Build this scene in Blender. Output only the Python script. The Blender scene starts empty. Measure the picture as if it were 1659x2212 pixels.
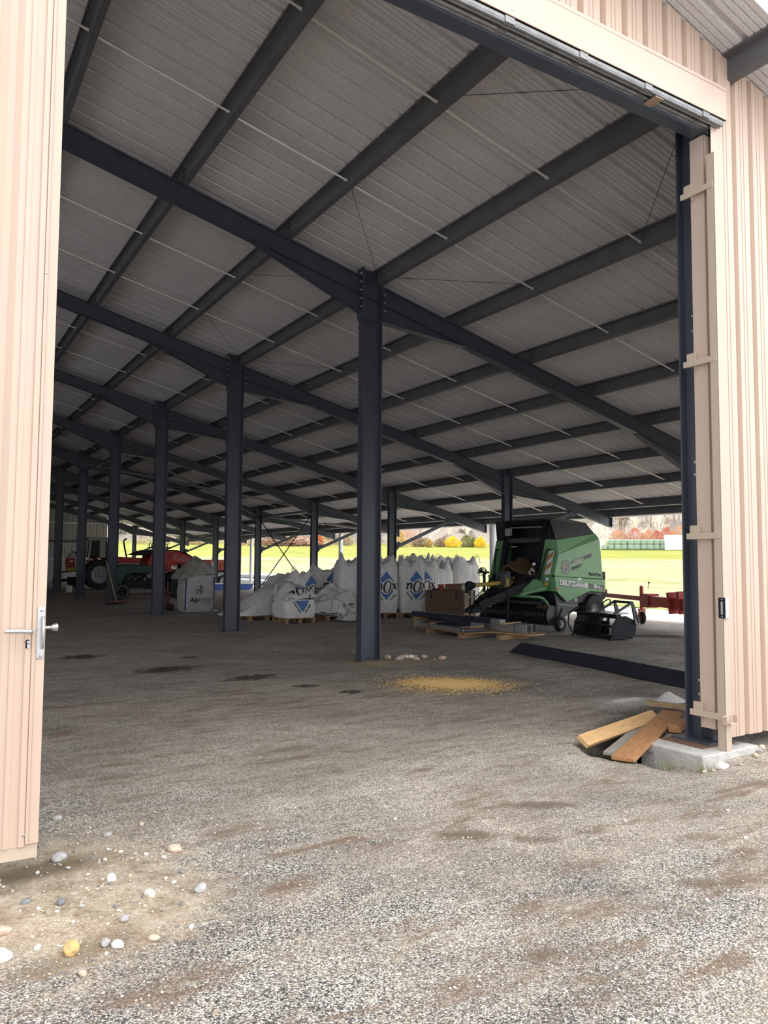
import bpy, bmesh, math, random
from mathutils import Vector, Matrix, noise
from mathutils.bvhtree import BVHTree
random.seed(7)
COL = bpy.context.scene.collection
PI = math.pi
R = math.radians

# ------------------------------------------------------------------ building layout (metres)
S = 6.324          # frame spacing, into the shed (+Y)
W = 8.355          # near column row (X=0) to eaves column row (X=W)
ZA = 6.313         # rafter top over the near column row
SL = 0.2552        # roof fall along +X
TIP = 12.66        # rafter tip
CAM = Vector((-6.4024, -4.6213, 1.65))
YAW, PIT, ROL, FPX = 0.54843248, 0.0639660521, 0.00622908153, 1664.68
def ztop(x): return ZA - SL * x
def azim(px):      # compass direction of an image column, used only to lay out the far landscape
    return YAW + math.atan((px - 829.5) / FPX)
def polar(px, r): 
    a = azim(px); return (CAM.x + r * math.sin(a), CAM.y + r * math.cos(a))

# ------------------------------------------------------------------ mesh builder
class MB:
    def __init__(s, M=None): s.v = []; s.f = []; s.M = M or Matrix()
    def add(s, vs, fs):
        o = len(s.v); M = s.M
        s.v += [tuple(M @ Vector(p)) for p in vs]; s.f += [tuple(i + o for i in f) for f in fs]; return s
    def box(s, c, d, rot=None):
        x, y, z = d[0] / 2, d[1] / 2, d[2] / 2
        vs = [Vector(p) for p in ((-x,-y,-z),(x,-y,-z),(x,y,-z),(-x,y,-z),(-x,-y,z),(x,-y,z),(x,y,z),(-x,y,z))]
        if rot: 
            m = Matrix.Rotation(rot[2],3,'Z') @ Matrix.Rotation(rot[1],3,'Y') @ Matrix.Rotation(rot[0],3,'X'); vs = [m @ p for p in vs]
        c = Vector(c)
        return s.add([p + c for p in vs], [(0,3,2,1),(4,5,6,7),(0,1,5,4),(1,2,6,5),(2,3,7,6),(3,0,4,7)])
    def span(s, a, b):
        return s.box([(a[i]+b[i])/2 for i in range(3)], [abs(b[i]-a[i]) for i in range(3)])
    def _fr(s, p0, p1, up):
        t = (Vector(p1) - Vector(p0)).normalized(); up = Vector(up)
        if abs(t.dot(up.normalized())) > .98: up = Vector((1,0,0)) if abs(t.x) < .9 else Vector((0,1,0))
        x = t.cross(up).normalized(); y = x.cross(t).normalized(); return t, x, y
    def extr(s, poly, p0, p1, up=(0,0,1)):          # 2D profile swept from p0 to p1
        t, x, y = s._fr(p0, p1, up); n = len(poly)
        a = [Vector(p0) + x*u + y*w for u, w in poly]; b = [Vector(p1) + x*u + y*w for u, w in poly]
        return s.add(a + b, [tuple(range(n))[::-1], tuple(range(n, 2*n))] + [(i, (i+1)%n, n+(i+1)%n, n+i) for i in range(n)])
    def bar(s, p0, p1, w, h, up=(0,0,1)):
        return s.extr([(-w/2,-h/2),(w/2,-h/2),(w/2,h/2),(-w/2,h/2)], p0, p1, up)
    def ibeam(s, p0, p1, h, b, tw=.012, tf=.018, up=(0,0,1)):
        H, B, T = h/2, b/2, tw/2
        return s.extr([(-B,-H),(B,-H),(B,-H+tf),(T,-H+tf),(T,H-tf),(B,H-tf),(B,H),(-B,H),(-B,H-tf),(-T,H-tf),(-T,-H+tf),(-B,-H+tf)], p0, p1, up)
    def cyl(s, p0, p1, r0, r1=None, n=14):
        r1 = r0 if r1 is None else r1; t, x, y = s._fr(p0, p1, (0,0,1)); a = []; b = []
        for i in range(n):
            q = 2*PI*i/n; d = x*math.cos(q) + y*math.sin(q); a.append(Vector(p0)+d*r0); b.append(Vector(p1)+d*r1)
        return s.add(a+b, [tuple(range(n))[::-1], tuple(range(n,2*n))] + [(i,(i+1)%n,n+(i+1)%n,n+i) for i in range(n)])
    def tube(s, pts, r, n=8, flat=None):
        pts = [Vector(p) for p in pts]; vs = []; fs = []; px = None
        for k, p in enumerate(pts):
            t = (pts[min(k+1,len(pts)-1)] - pts[max(k-1,0)]).normalized()
            if px is None:
                u = Vector((0,0,1)) if abs(t.z) < .95 else Vector((1,0,0)); px = t.cross(u).normalized()
            px = (px - t*px.dot(t)).normalized(); y = t.cross(px)
            rr = r[k] if isinstance(r, (list,tuple)) else r
            for i in range(n):
                q = 2*PI*i/n; vs.append(p + px*(math.cos(q)*rr) + y*(math.sin(q)*rr*(flat or 1)))
        for k in range(len(pts)-1):
            fs += [(k*n+i, k*n+(i+1)%n, (k+1)*n+(i+1)%n, (k+1)*n+i) for i in range(n)]
        m = len(pts)-1; fs += [tuple(range(n))[::-1], tuple(range(m*n, m*n+n))]
        return s.add(vs, fs)
    def lathe(s, prof, c, ax=(0,1,0), n=28):         # profile (radius, along axis)
        ax = Vector(ax).normalized(); u = Vector((0,0,1)) if abs(ax.z) < .9 else Vector((1,0,0)); x = ax.cross(u).normalized(); y = x.cross(ax); c = Vector(c)
        vs = []; m = len(prof)
        for i in range(n):
            q = 2*PI*i/n; d = x*math.cos(q) + y*math.sin(q)
            vs += [c + d*r + ax*a for r, a in prof]
        fs = [(i*m+j, ((i+1)%n)*m+j, ((i+1)%n)*m+j+1, i*m+j+1) for i in range(n) for j in range(m-1)]
        return s.add(vs, fs)
    def poly(s, pts): return s.add(pts, [tuple(range(len(pts)))])
    def plate(s, pts, d):                            # planar polygon pushed along vector d
        d = Vector(d); n = len(pts); a = [Vector(p) for p in pts]; b = [p + d for p in a]
        return s.add(a+b, [tuple(range(n))[::-1], tuple(range(n,2*n))] + [(i,(i+1)%n,n+(i+1)%n,n+i) for i in range(n)])
    def grid(s, fn, nu, nv, wrap=False):
        vs = [fn(i/(nu if wrap else nu-1), j/(nv-1)) for j in range(nv) for i in range(nu)]; fs = []
        for j in range(nv-1):
            for i in range(nu if wrap else nu-1):
                i2 = (i+1) % nu; fs.append((j*nu+i, j*nu+i2, (j+1)*nu+i2, (j+1)*nu+i))
        return s.add(vs, fs)
    def blob(s, c, d, seed=0, amp=.25, sub=2, rot=0, fr=1.6):
        bm = bmesh.new(); bmesh.ops.create_icosphere(bm, subdivisions=sub, radius=1); bm.verts.ensure_lookup_table()
        m = Matrix.Rotation(rot, 3, 'Z'); c = Vector(c); vs = []
        for v in bm.verts:
            k = 1 + amp*noise.noise(v.co*fr + Vector((seed*3.1, seed*1.7, 0)))
            vs.append(c + m @ Vector((v.co.x*d[0]*k, v.co.y*d[1]*k, v.co.z*d[2]*k)))
        fs = [tuple(v.index for v in f.verts) for f in bm.faces]; bm.free(); return s.add(vs, fs)
    def build(s, name, mat, parent=None, smooth=None, bevel=0, solid=0, norm=True):
        me = bpy.data.meshes.new(name); me.from_pydata(s.v, [], s.f)
        if norm:
            bm = bmesh.new(); bm.from_mesh(me); bmesh.ops.recalc_face_normals(bm, faces=bm.faces); bm.to_mesh(me); bm.free()
        if isinstance(mat, (list, tuple)):
            for m in mat: me.materials.append(m)
        else: me.materials.append(mat)
        if smooth:
            me.polygons.foreach_set('use_smooth', [True]*len(me.polygons)); me.set_sharp_from_angle(angle=R(smooth))
        me.update()
        o = bpy.data.objects.new(name, me); COL.objects.link(o)
        if parent: o.parent = parent
        if solid:
            q = o.modifiers.new('thickness','SOLIDIFY'); q.thickness = solid; q.offset = 0
        if bevel:
            q = o.modifiers.new('edge','BEVEL'); q.width = bevel; q.segments = 2; q.limit_method = 'ANGLE'; q.angle_limit = R(40)
        return o
def tag(o, label=None, cat=None, group=None, kind=None):
    if label: o['label'] = label
    if cat: o['category'] = cat
    if group: o['group'] = group
    if kind: o['kind'] = kind
    return o
def thing(name, label, cat, loc=(0,0,0), rz=0, group=None, rx=0, ry=0):
    o = bpy.data.objects.new(name, None); COL.objects.link(o); o.location = loc; o.rotation_euler = (rx, ry, rz); o.empty_display_size = .2
    return tag(o, label, cat, group)
def struct(o): o['kind'] = 'structure'; return o
def dup(root, label=None, loc=None, rz=None, sc=None, group=None):
    r = root.copy(); COL.objects.link(r)
    if label: r['label'] = label
    if group: r['group'] = group
    if loc is not None: r.location = loc
    if rz is not None: r.rotation_euler = (0,0,rz)
    if sc is not None: r.scale = (sc,)*3 if not isinstance(sc,(tuple,list)) else sc
    for ch in list(root.children):
        c = ch.copy(); COL.objects.link(c); c.parent = r
        for g in list(ch.children):
            d = g.copy(); COL.objects.link(d); d.parent = c
    return r

# ------------------------------------------------------------------ text shapes -> triangles in 2D
def text2d(txt, size, shear=0, bold=0, sx=1, align='CENTER'):
    c = bpy.data.curves.new('t', 'FONT'); c.body = txt; c.size = size; c.shear = shear; c.offset = bold; c.align_x = align; c.align_y = 'CENTER'; c.resolution_u = 4
    o = bpy.data.objects.new('t', c); COL.objects.link(o); bpy.context.view_layer.update()
    me = o.evaluated_get(bpy.context.evaluated_depsgraph_get()).to_mesh()
    vs = [(v.co.x*sx, v.co.y) for v in me.vertices]; fs = [tuple(p.vertices) for p in me.polygons]
    bpy.data.objects.remove(o); bpy.data.curves.remove(c); return vs, fs
def xf2(sh, dx=0, dy=0, rot=0, sc=1):
    c, s_ = math.cos(rot), math.sin(rot); return [((x*c - y*s_)*sc + dx, (x*s_ + y*c)*sc + dy) for x, y in sh[0]], sh[1]
def ring2d(rx, ry, ix, iy, n=32, ox=0, oy=0, sh=0):
    vs = []
    for i in range(n):
        q = 2*PI*i/n; c, s_ = math.cos(q), math.sin(q); vs += [(c*rx + sh*s_*ry, s_*ry), (c*ix + ox + sh*s_*iy, s_*iy + oy)]
    return vs, [(2*i, 2*((i+1)%n), 2*((i+1)%n)+1, 2*i+1) for i in range(n)]
def poly2d(p): return list(p), [tuple(range(len(p)))]
def join2(*shs):
    v = []; f = []
    for a, b in shs:
        o = len(v); v += a; f += [tuple(i+o for i in q) for q in b]
    return v, f
def fine2d(sh, mx):                                   # triangulate and cut long edges so a print can follow a bulging surface
    bm = bmesh.new(); vs = [bm.verts.new((x,y,0)) for x,y in sh[0]]
    for f in sh[1]:
        try: bm.faces.new([vs[i] for i in f])
        except ValueError: pass
    bmesh.ops.triangulate(bm, faces=bm.faces)
    for _ in range(4):
        es = [e for e in bm.edges if e.calc_length() > mx]
        if not es: break
        bmesh.ops.subdivide_edges(bm, edges=es, cuts=1, use_grid_fill=False); bmesh.ops.triangulate(bm, faces=bm.faces)
    bm.verts.index_update(); r = [(v.co.x, v.co.y) for v in bm.verts], [tuple(v.index for v in f.verts) for f in bm.faces]; bm.free(); return r
def flat_decal(sh, org, ux, uy, name, mat, parent, off=0):
    ux, uy = Vector(ux), Vector(uy); nrm = ux.cross(uy).normalized(); org = Vector(org) + nrm*off
    return MB().add([org + ux*x + uy*y for x, y in sh[0]], sh[1]).build(name, mat, parent, norm=False)

# ------------------------------------------------------------------ materials
MATS = {}
def nt(name):
    m = bpy.data.materials.new(name); m.use_nodes = True; t = m.node_tree
    return m, t, t.nodes['Principled BSDF'], lambda k, **kw: _nn(t, k, kw)
def _nn(t, k, kw):
    n = t.nodes.new('ShaderNode' + k)
    for a, b in kw.items():
        if a.startswith('i_'): n.inputs[a[2:].replace('_',' ')].default_value = b
        else: setattr(n, a, b)
    return n
def mat(name, col, rough=.5, metal=0, var=.12, scale=6, bump=0, bscale=40, spec=.5, stretch=None, detail=4, emit=None, trans=0, alpha=1):
    if name in MATS: return MATS[name]
    m, t, b, N = nt(name); L = t.links.new
    tc = N('TexCoord'); src = tc.outputs['Object']
    if stretch:
        mp = N('Mapping'); mp.inputs['Scale'].default_value = stretch; L(src, mp.inputs[0]); src = mp.outputs[0]
    nz = N('TexNoise'); nz.inputs['Scale'].default_value = scale; nz.inputs['Detail'].default_value = detail; L(src, nz.inputs['Vector'])
    mr = N('MapRange'); mr.inputs[1].default_value = .25; mr.inputs[2].default_value = .75; mr.inputs[3].default_value = 1-var; mr.inputs[4].default_value = 1+var; L(nz.outputs[0], mr.inputs[0])
    mx = N('MixRGB', blend_type='MULTIPLY'); mx.inputs[0].default_value = 1; mx.inputs[1].default_value = (*col,1); L(mr.outputs[0], mx.inputs[2])
    L(mx.outputs[0], b.inputs['Base Color'])
    b.inputs['Roughness'].default_value = rough; b.inputs['Metallic'].default_value = metal; b.inputs['Specular IOR Level'].default_value = spec
    if trans: b.inputs['Transmission Weight'].default_value = trans
    if bump:
        n2 = N('TexNoise'); n2.inputs['Scale'].default_value = bscale; n2.inputs['Detail'].default_value = 5; L(src, n2.inputs['Vector'])
        bp = N('Bump'); bp.inputs['Strength'].default_value = bump; bp.inputs['Distance'].default_value = .02; L(n2.outputs[0], bp.inputs['Height']); L(bp.outputs[0], b.inputs['Normal'])
    MATS[name] = m; return m
STEEL = mat('anthracite_steel', (.052,.059,.080), .40, var=.15, scale=3, bump=.05, bscale=20)
PURL = mat('dark_grey_purlin', (.098,.099,.106), .45, var=.18, scale=4)
GALV = mat('galvanised', (.52,.53,.54), .38, .75, var=.2, scale=25)
BEIGE = mat('beige_sheet', (.53,.395,.31), .36, var=.03, scale=2)
MAUVE = mat('beige_flashing', (.54,.41,.34), .5, var=.03, scale=2)
CHAN = mat('beige_painted_bar', (.50,.40,.31), .5, var=.04, scale=3)
WHITEP = mat('white_paint', (.8,.8,.78), .5, var=.03)
BLACK = mat('black_paint', (.013,.014,.018), .6, var=.3, spec=.3)
RUBBER = mat('rubber', (.018,.018,.019), .75, var=.3, scale=14, bump=.1, bscale=60)
DARKIN = mat('dark_sheet', (.018,.019,.026), .5, var=.35, scale=5)
GREEN = mat('green_paint', (.16,.36,.155), .33, var=.08, scale=3)
GREY = mat('dark_grey_plastic', (.075,.077,.085), .5, var=.1)
LGREY = mat('grey_rim', (.34,.34,.34), .5, var=.15)
RED = mat('red_paint', (.42,.032,.022), .42, var=.2, scale=4)
REDOLD = mat('faded_red_paint', (.50,.10,.055), .6, var=.2, scale=3)
DGREEN = mat('dark_green_paint', (.018,.060,.040), .45, var=.25)
YELLOW = mat('yellow_plastic', (.42,.29,.075), .45, var=.25, scale=12)
STICK = mat('yellow_sticker', (.55,.36,.04), .5, var=.1)
ORANGE = mat('orange_lens', (.9,.16,.02), .25, var=.05)
BLUEP = mat('blue_paint', (.03,.09,.36), .45, var=.15)
CREAM = mat('cream_metal', (.42,.40,.36), .5, var=.15)
GLASS = mat('cab_glass', (.10,.14,.13), .08, var=.05, trans=.75)
WOVEN = mat('woven_white_fabric', (.80,.79,.78), .7, var=.10, scale=5, bump=.12, bscale=90)
WOVEN2 = mat('woven_grey_fabric', (.62,.61,.59), .6, var=.16, scale=6, bump=.2, bscale=40)
PRINTB = mat('blue_print', (.09,.19,.46), .6, var=.08)
PRINTK = mat('black_print', (.012,.012,.013), .6, var=.05)
CONC = mat('concrete', (.47,.46,.43), .85, var=.16, scale=9, bump=.5, bscale=30)
PALLET = mat('pallet_wood', (.34,.21,.115), .8, var=.3, scale=9, stretch=(1,6,6), bump=.2, bscale=20)
PINE = mat('pine_board', (.60,.37,.17), .65, var=.22, scale=5, stretch=(1.2,14,14), bump=.15, bscale=8, detail=6)
BROWNB = mat('brown_board', (.40,.20,.085), .65, var=.3, scale=5, stretch=(1,13,13), bump=.2, bscale=8, detail=6)
GREYB = mat('weathered_board', (.30,.275,.24), .8, var=.25, scale=5, stretch=(1,14,14), bump=.2, bscale=8)
CRATEW = mat('dark_crate_wood', (.115,.058,.030), .6, var=.45, scale=3, stretch=(1,1,14), bump=.1, bscale=8, detail=6)
CRATEL = mat('pale_crate_wood', (.28,.20,.14), .75, var=.3, scale=4, stretch=(1,1,10), bump=.1, bscale=8)
CARD = mat('cardboard', (.22,.12,.075), .8, var=.12)
CARDR = mat('red_card', (.35,.06,.03), .7, var=.1)
STRAW = mat('straw', (.17,.11,.055), .85, var=.45, scale=30)
BALEW = mat('green_bale_wrap', (.30,.41,.32), .25, var=.14, scale=1.5, bump=.2, bscale=4)
# ------------------------------------------------------------------ ground
def sstep(a, b, x): 
    t = min(1, max(0, (x-a)/(b-a))); return t*t*(3-2*t)
def hg(x, y):
    h = -.06*sstep(.9, -.3, y)
    h += .018*noise.noise(Vector((x*.5, y*.5, 0))) + .006*noise.noise(Vector((x*2.1, y*2.1, 3)))
    d = math.hypot((x+.62)/.62, (y-.38)/.42); h -= .34*(1-sstep(.45, 1.05, d))
    d = math.hypot((x+.62)/.45, (y+.12)/.42); h -= .07*(1-sstep(.3, 1.1, d))
    d = math.hypot((x-.25)/.9, (y-6.25)/.7); h += .045*(1-sstep(.2, 1, d))
    d = math.hypot((x+5.6)/.75, (y+.35)/.6); h += .03*(1-sstep(.3, 1, d))*(1+.5*noise.noise(Vector((x*6, y*6, 1))))
    return h
def hland(x, y):
    r = math.hypot(x-CAM.x, y-CAM.y)
    z = .048*max(0, r-65); 
    if r > 178: z += .16*(r-178) + 6*noise.noise(Vector((x*.012, y*.012, 0)))*sstep(178, 260, r)
    return z
def ground_mat():
    m, t, b, N = nt('gravel_yard'); L = t.links.new
    geo = N('NewGeometry'); P = geo.outputs['Position']
    def ramp(src, stops, interp='LINEAR'):
        r = N('ValToRGB'); r.color_ramp.interpolation = interp; e = r.color_ramp.elements
        while len(e) < len(stops): e.new(.5)
        for k, (p, c) in enumerate(stops): e[k].position = p; e[k].color = (*c,1) if isinstance(c, tuple) else (c,c,c,1)
        L(src, r.inputs[0]); return r.outputs[0]
    def mix(f, a, c, bt='MIX'):
        n = N('MixRGB', blend_type=bt)
        for i, q in ((0,f),(1,a),(2,c)):
            if isinstance(q, (int,float)): n.inputs[i].default_value = q if i == 0 else (q,q,q,1)
            elif isinstance(q, tuple): n.inputs[i].default_value = (*q,1)
            else: L(q, n.inputs[i])
        return n.outputs[0]
    def noi(sc, det=6, rough=.6, st=None):
        n = N('TexNoise'); n.inputs['Scale'].default_value = sc; n.inputs['Detail'].default_value = det; n.inputs['Roughness'].default_value = rough
        if st:
            mp = N('Mapping'); mp.inputs['Scale'].default_value = st[:3]; mp.inputs['Rotation'].default_value = (0,0,st[3]); L(P, mp.inputs[0]); L(mp.outputs[0], n.inputs['Vector'])
        else: L(P, n.inputs['Vector'])
        return n.outputs[0]
    def math_(op, a, c):
        n = N('Math', operation=op); n.use_clamp = op in ('ADD','MULTIPLY','SUBTRACT') and False
        for i, q in ((0,a),(1,c)):
            if isinstance(q, (int,float)): n.inputs[i].default_value = q
            else: L(q, n.inputs[i])
        return n.outputs[0]
    edge = noi(2.2, 5)
    edge2 = noi(7.0, 7, .7)
    def ell(cx, cy, rx, ry, rot=0, soft=.5, wob=1.2, en=None):       # soft-edged patch
        mp = N('Mapping', vector_type='TEXTURE'); mp.inputs['Location'].default_value = (cx,cy,0); mp.inputs['Rotation'].default_value = (0,0,rot); mp.inputs['Scale'].default_value = (rx,ry,1e6); L(P, mp.inputs[0])
        ln = N('VectorMath', operation='LENGTH'); L(mp.outputs[0], ln.inputs[0])
        d = math_('ADD', ln.outputs[1], math_('MULTIPLY', math_('SUBTRACT', en or edge, .5), wob))
        return ramp(d, [(max(0,1-soft),1.0),(1.0,0.0)])
    vo = N('TexVoronoi'); vo.inputs['Scale'].default_value = 138; L(P, vo.inputs['Vector'])
    sep = N('SeparateColor'); L(vo.outputs['Color'], sep.inputs[0])
    peb = ramp(sep.outputs[0], [(0,(.06,.06,.064)),(.26,(.17,.168,.166)),(.46,(.41,.395,.37)),(.66,(.60,.54,.44)),(.82,(.72,.70,.66)),(1,(.95,.93,.90))])
    gap = ramp(vo.outputs['Distance'], [(.25,1.0),(.75,.30)])
    peb = mix(1, peb, gap, 'MULTIPLY')
    vb = N('TexVoronoi'); vb.inputs['Scale'].default_value = 33; L(P, vb.inputs['Vector']); sb = N('SeparateColor'); L(vb.outputs['Color'], sb.inputs[0])
    peb = mix(ramp(sb.outputs[1], [(.988,0.0),(.994,.6)]), peb, ramp(sb.outputs[0], [(0,(.12,.12,.13)),(.5,(.48,.40,.29)),(1,(.78,.75,.70))]))
    # tone patches of the gravel itself: paler and darker drifts
    big = noi(.75, 7, .62)
    peb = mix(1, peb, ramp(big, [(.33,(.58,.58,.59)),(.5,(.92,.91,.90)),(.66,(1.30,1.28,1.24))]), 'MULTIPLY')
    # dusty soil over the gravel
    dn = noi(1.1, 9, .68, (.55,1.25,1,-.5)); dn2 = noi(4.5, 8, .7, (.5,1.6,1,-.55))
    soil = ramp(dn2, [(.30,(.17,.12,.085)),(.46,(.38,.295,.215)),(.60,(.53,.435,.335)),(.75,(.62,.53,.42))])
    soil = mix(.55, soil, peb)
    inside = N('SeparateXYZ'); L(P, inside.inputs[0])
    cen = ell(-2.6, 2.2, 4.6, 6.5, .35, .75, .9)
    sm = ramp(math_('ADD', math_('MULTIPLY', dn, 1.0), math_('MULTIPLY', cen, .30)), [(.49,0.0),(.70,.78)])
    col = mix(sm, peb, soil)
    # the inside floor is driven-on earth: browner and more even
    yin = N('MapRange'); yin.inputs[1].default_value = 4.5; yin.inputs[2].default_value = 10; L(inside.outputs[1], yin.inputs[0])
    xin = N('MapRange'); xin.inputs[1].default_value = 15.2; xin.inputs[2].default_value = 13.2; L(math_('ADD', inside.outputs[0], math_('MULTIPLY', edge, 1.0)), xin.inputs[0])
    shed = math_('MULTIPLY', math_('MULTIPLY', yin.outputs[0], xin.outputs[0]), .72)
    col = mix(shed, col, mix(.45, ramp(dn2, [(.3,(.34,.305,.275)),(.55,(.50,.455,.415)),(.75,(.60,.56,.515))]), peb))
    # dark brown mottling (trodden manure and mud)
    mot = noi(2.6, 9, .72, (.45,1.5,1,-.6))
    col = mix(math_('MULTIPLY', ramp(mot, [(.53,0.0),(.64,.8)]), math_('SUBTRACT', 1.0, math_('MULTIPLY', shed, .7))), col, (.17,.115,.08))
    def stain_shade(c, rgb, amt, *a, **k):
        return mix(math_('MULTIPLY', ell(*a, **k), amt), c, rgb)
    dirt = ramp(noi(9, 10, .78), [(.34,(.22,.155,.095)),(.5,(.45,.355,.25)),(.66,(.62,.54,.43))])
    col = mix(ell(-5.62, -.36, .80, .98, .25, .45, 1.1, edge2), col, mix(.25, dirt, peb))
    col = stain_shade(col, (.13,.092,.055), .75, -5.75, .02, .55, .18, .1, soft=.7)
    col = stain_shade(col, (.16,.12,.075), .55, -5.72, -.98, .42, .10, .35, soft=.6)
    col = mix(ell(.3, 6.25, 1.15, .75, 0, .5), col, mix(.2, ramp(dn2, [(.3,(.24,.17,.11)),(.7,(.50,.38,.26))]), peb))
    for a in ((-3.05,7.1,.62,.42,.2), (-3.9,9.3,.40,.35,.2), (-2.25,5.75,.5,.22,.3), (-2.3,8.4,.18,.15,0), (-1.9,4.7,.2,.16,0), (-1.6,4.0,.22,.14,.2)):
        col = stain_shade(col, (.032,.025,.020), .85, *a, soft=.5, wob=2.6, en=edge2)
    col = stain_shade(col, (.05,.045,.04), .8, .2, .95, 1.35, .45, .35, soft=.55)
    col = stain_shade(col, (.03,.026,.022), .95, -.55, .4, .55, .45, 0, soft=.5)  # shade inside the pit, put into the colour as near black
    col = stain_shade(col, (.035,.032,.03), .8, 7.9, 7.2, 1.1, .5, -.6, soft=.45)  # a dark pit: its shade is put into the flat ground's colour
    col = stain_shade(col, (.62,.61,.59), .55, .95, 1.75, .75, .38, -.25, soft=.7)
    col = stain_shade(col, (.46,.33,.15), .6, -.15, 3.85, 1.15, .95, 0, soft=.75)
    for a in ((-3.98,-2.02,.15,.11,.2), (-3.35,-.70,.28,.12,-.5), (-3.05,-.95,.2,.1,-.5), (-2.72,-1.9,.22,.12,-.4), (-2.55,-.45,.35,.12,-.5)):
        col = stain_shade(col, (.12,.082,.055), .7, *a, soft=.7, wob=2.2, en=edge2)
    col = mix(ramp(math_('ADD', inside.outputs[0], math_('MULTIPLY', edge, .6)), [(0,0.0),(1,0.0)]), col, col)
    L(col, b.inputs['Base Color']); b.inputs['Roughness'].default_value = .9; b.inputs['Specular IOR Level'].default_value = .25
    hgt = math_('SUBTRACT', 1.0, vo.outputs['Distance'])
    bp = N('Bump'); bp.inputs['Strength'].default_value = .55; bp.inputs['Distance'].default_value = .006; L(hgt, bp.inputs['Height'])
    b2 = N('Bump'); b2.inputs['Strength'].default_value = .5; b2.inputs['Distance'].default_value = .05; L(mot, b2.inputs['Height']); L(bp.outputs[0], b2.inputs['Normal'])
    L(b2.outputs[0], b.inputs['Normal']); return m
GROUND = ground_mat()
def axis_pts(lo, hi, fine, df, dc):
    r = []; x = lo
    while x < hi - 1e-6:
        r.append(x); x += df if fine[0]-1e-6 <= x < fine[1] else min(dc, max(df, fine[0]-x)) if x < fine[0] else dc
    return r + [hi]
xs = axis_pts(-24, 16.9, (-6.6, 3.4), .12, 1.0); ys = axis_pts(-13, 66, (-4.2, 7.4), .12, 1.2)
mb = MB(); nx = len(xs)
mb.v = [(x, y, hg(x, y)) for y in ys for x in xs]
mb.f = [(j*nx+i, j*nx+i+1, (j+1)*nx+i+1, (j+1)*nx+i) for j in range(len(ys)-1) for i in range(nx-1)]
floor = struct(mb.build('floor', GROUND, smooth=180, norm=False))

def field_mat():
    m, t, b, N = nt('field_grass'); L = t.links.new
    geo = N('NewGeometry'); P = geo.outputs['Position']
    d = N('VectorMath', operation='DISTANCE'); d.inputs[1].default_value = (CAM.x, CAM.y, 0); L(P, d.inputs[0])
    def noi(sc, det, st):
        n = N('TexNoise'); n.inputs['Scale'].default_value = sc; n.inputs['Detail'].default_value = det; n.inputs['Roughness'].default_value = .7
        mp = N('Mapping'); mp.inputs['Scale'].default_value = st; mp.inputs['Rotation'].default_value = (0,0,-.7); L(P, mp.inputs[0]); L(mp.outputs[0], n.inputs['Vector']); return n.outputs[0]
    n1 = noi(.22, 9, (1,.5,1)); n2 = noi(3.0, 6, (1,1,1))
    def ramp(src, st):
        r = N('ValToRGB'); e = r.color_ramp.elements
        while len(e) < len(st): e.new(.5)
        for k, (p, c) in enumerate(st): e[k].position = p; e[k].color = (*c,1)
        L(src, r.inputs[0]); return r.outputs[0]
    def mix(f, a, c, bt='MIX'):
        n = N('MixRGB', blend_type=bt)
        for i, q in ((0,f),(1,a),(2,c)):
            if isinstance(q, float): n.inputs[i].default_value = q
            elif isinstance(q, tuple): n.inputs[i].default_value = (*q,1)
            else: L(q, n.inputs[i])
        return n.outputs[0]
    mown = ramp(n1, [(.34,(.13,.145,.045)),(.48,(.185,.182,.098)),(.64,(.215,.208,.135))])
    lush = ramp(n1, [(.35,(.125,.138,.018)),(.6,(.175,.182,.030))])
    def band(lo, hi):
        k = N('MapRange'); k.inputs[1].default_value = lo; k.inputs[2].default_value = hi
        a = N('Math', operation='MULTIPLY_ADD'); a.inputs[1].default_value = 14; L(n1, a.inputs[0]); L(d.outputs['Value'], a.inputs[2]); L(a.outputs[0], k.inputs[0]); return k.outputs[0]
    col = mix(band(116, 120), mown, lush)
    sx = N('SeparateXYZ'); L(P, sx.inputs[0]); e = N('MapRange'); e.inputs[1].default_value = 25; e.inputs[2].default_value = 18
    ad = N('Math', operation='MULTIPLY_ADD'); ad.inputs[1].default_value = 6; L(n1, ad.inputs[0]); L(sx.outputs[0], ad.inputs[2]); L(ad.outputs[0], e.inputs[0])
    col = mix(e.outputs[0], col, ramp(n2, [(.35,(.08,.11,.02)),(.6,(.20,.22,.06))]))
    wood = ramp(noi(1.0, 10, (1.6,1.6,.12)), [(.32,(.085,.075,.065)),(.5,(.18,.155,.135)),(.68,(.285,.245,.205))])
    col = mix(band(184, 190), col, wood)
    col = mix(1.0, col, ramp(n2, [(.2,(.72,.72,.72)),(.8,(1.25,1.25,1.25))]), 'MULTIPLY')
    L(col, b.inputs['Base Color']); b.inputs['Roughness'].default_value = .95; b.inputs['Specular IOR Level'].default_value = .1
    bp = N('Bump'); bp.inputs['Strength'].default_value = .6; bp.inputs['Distance'].default_value = .12; L(n2, bp.inputs['Height']); L(bp.outputs[0], b.inputs['Normal']); return m
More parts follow.
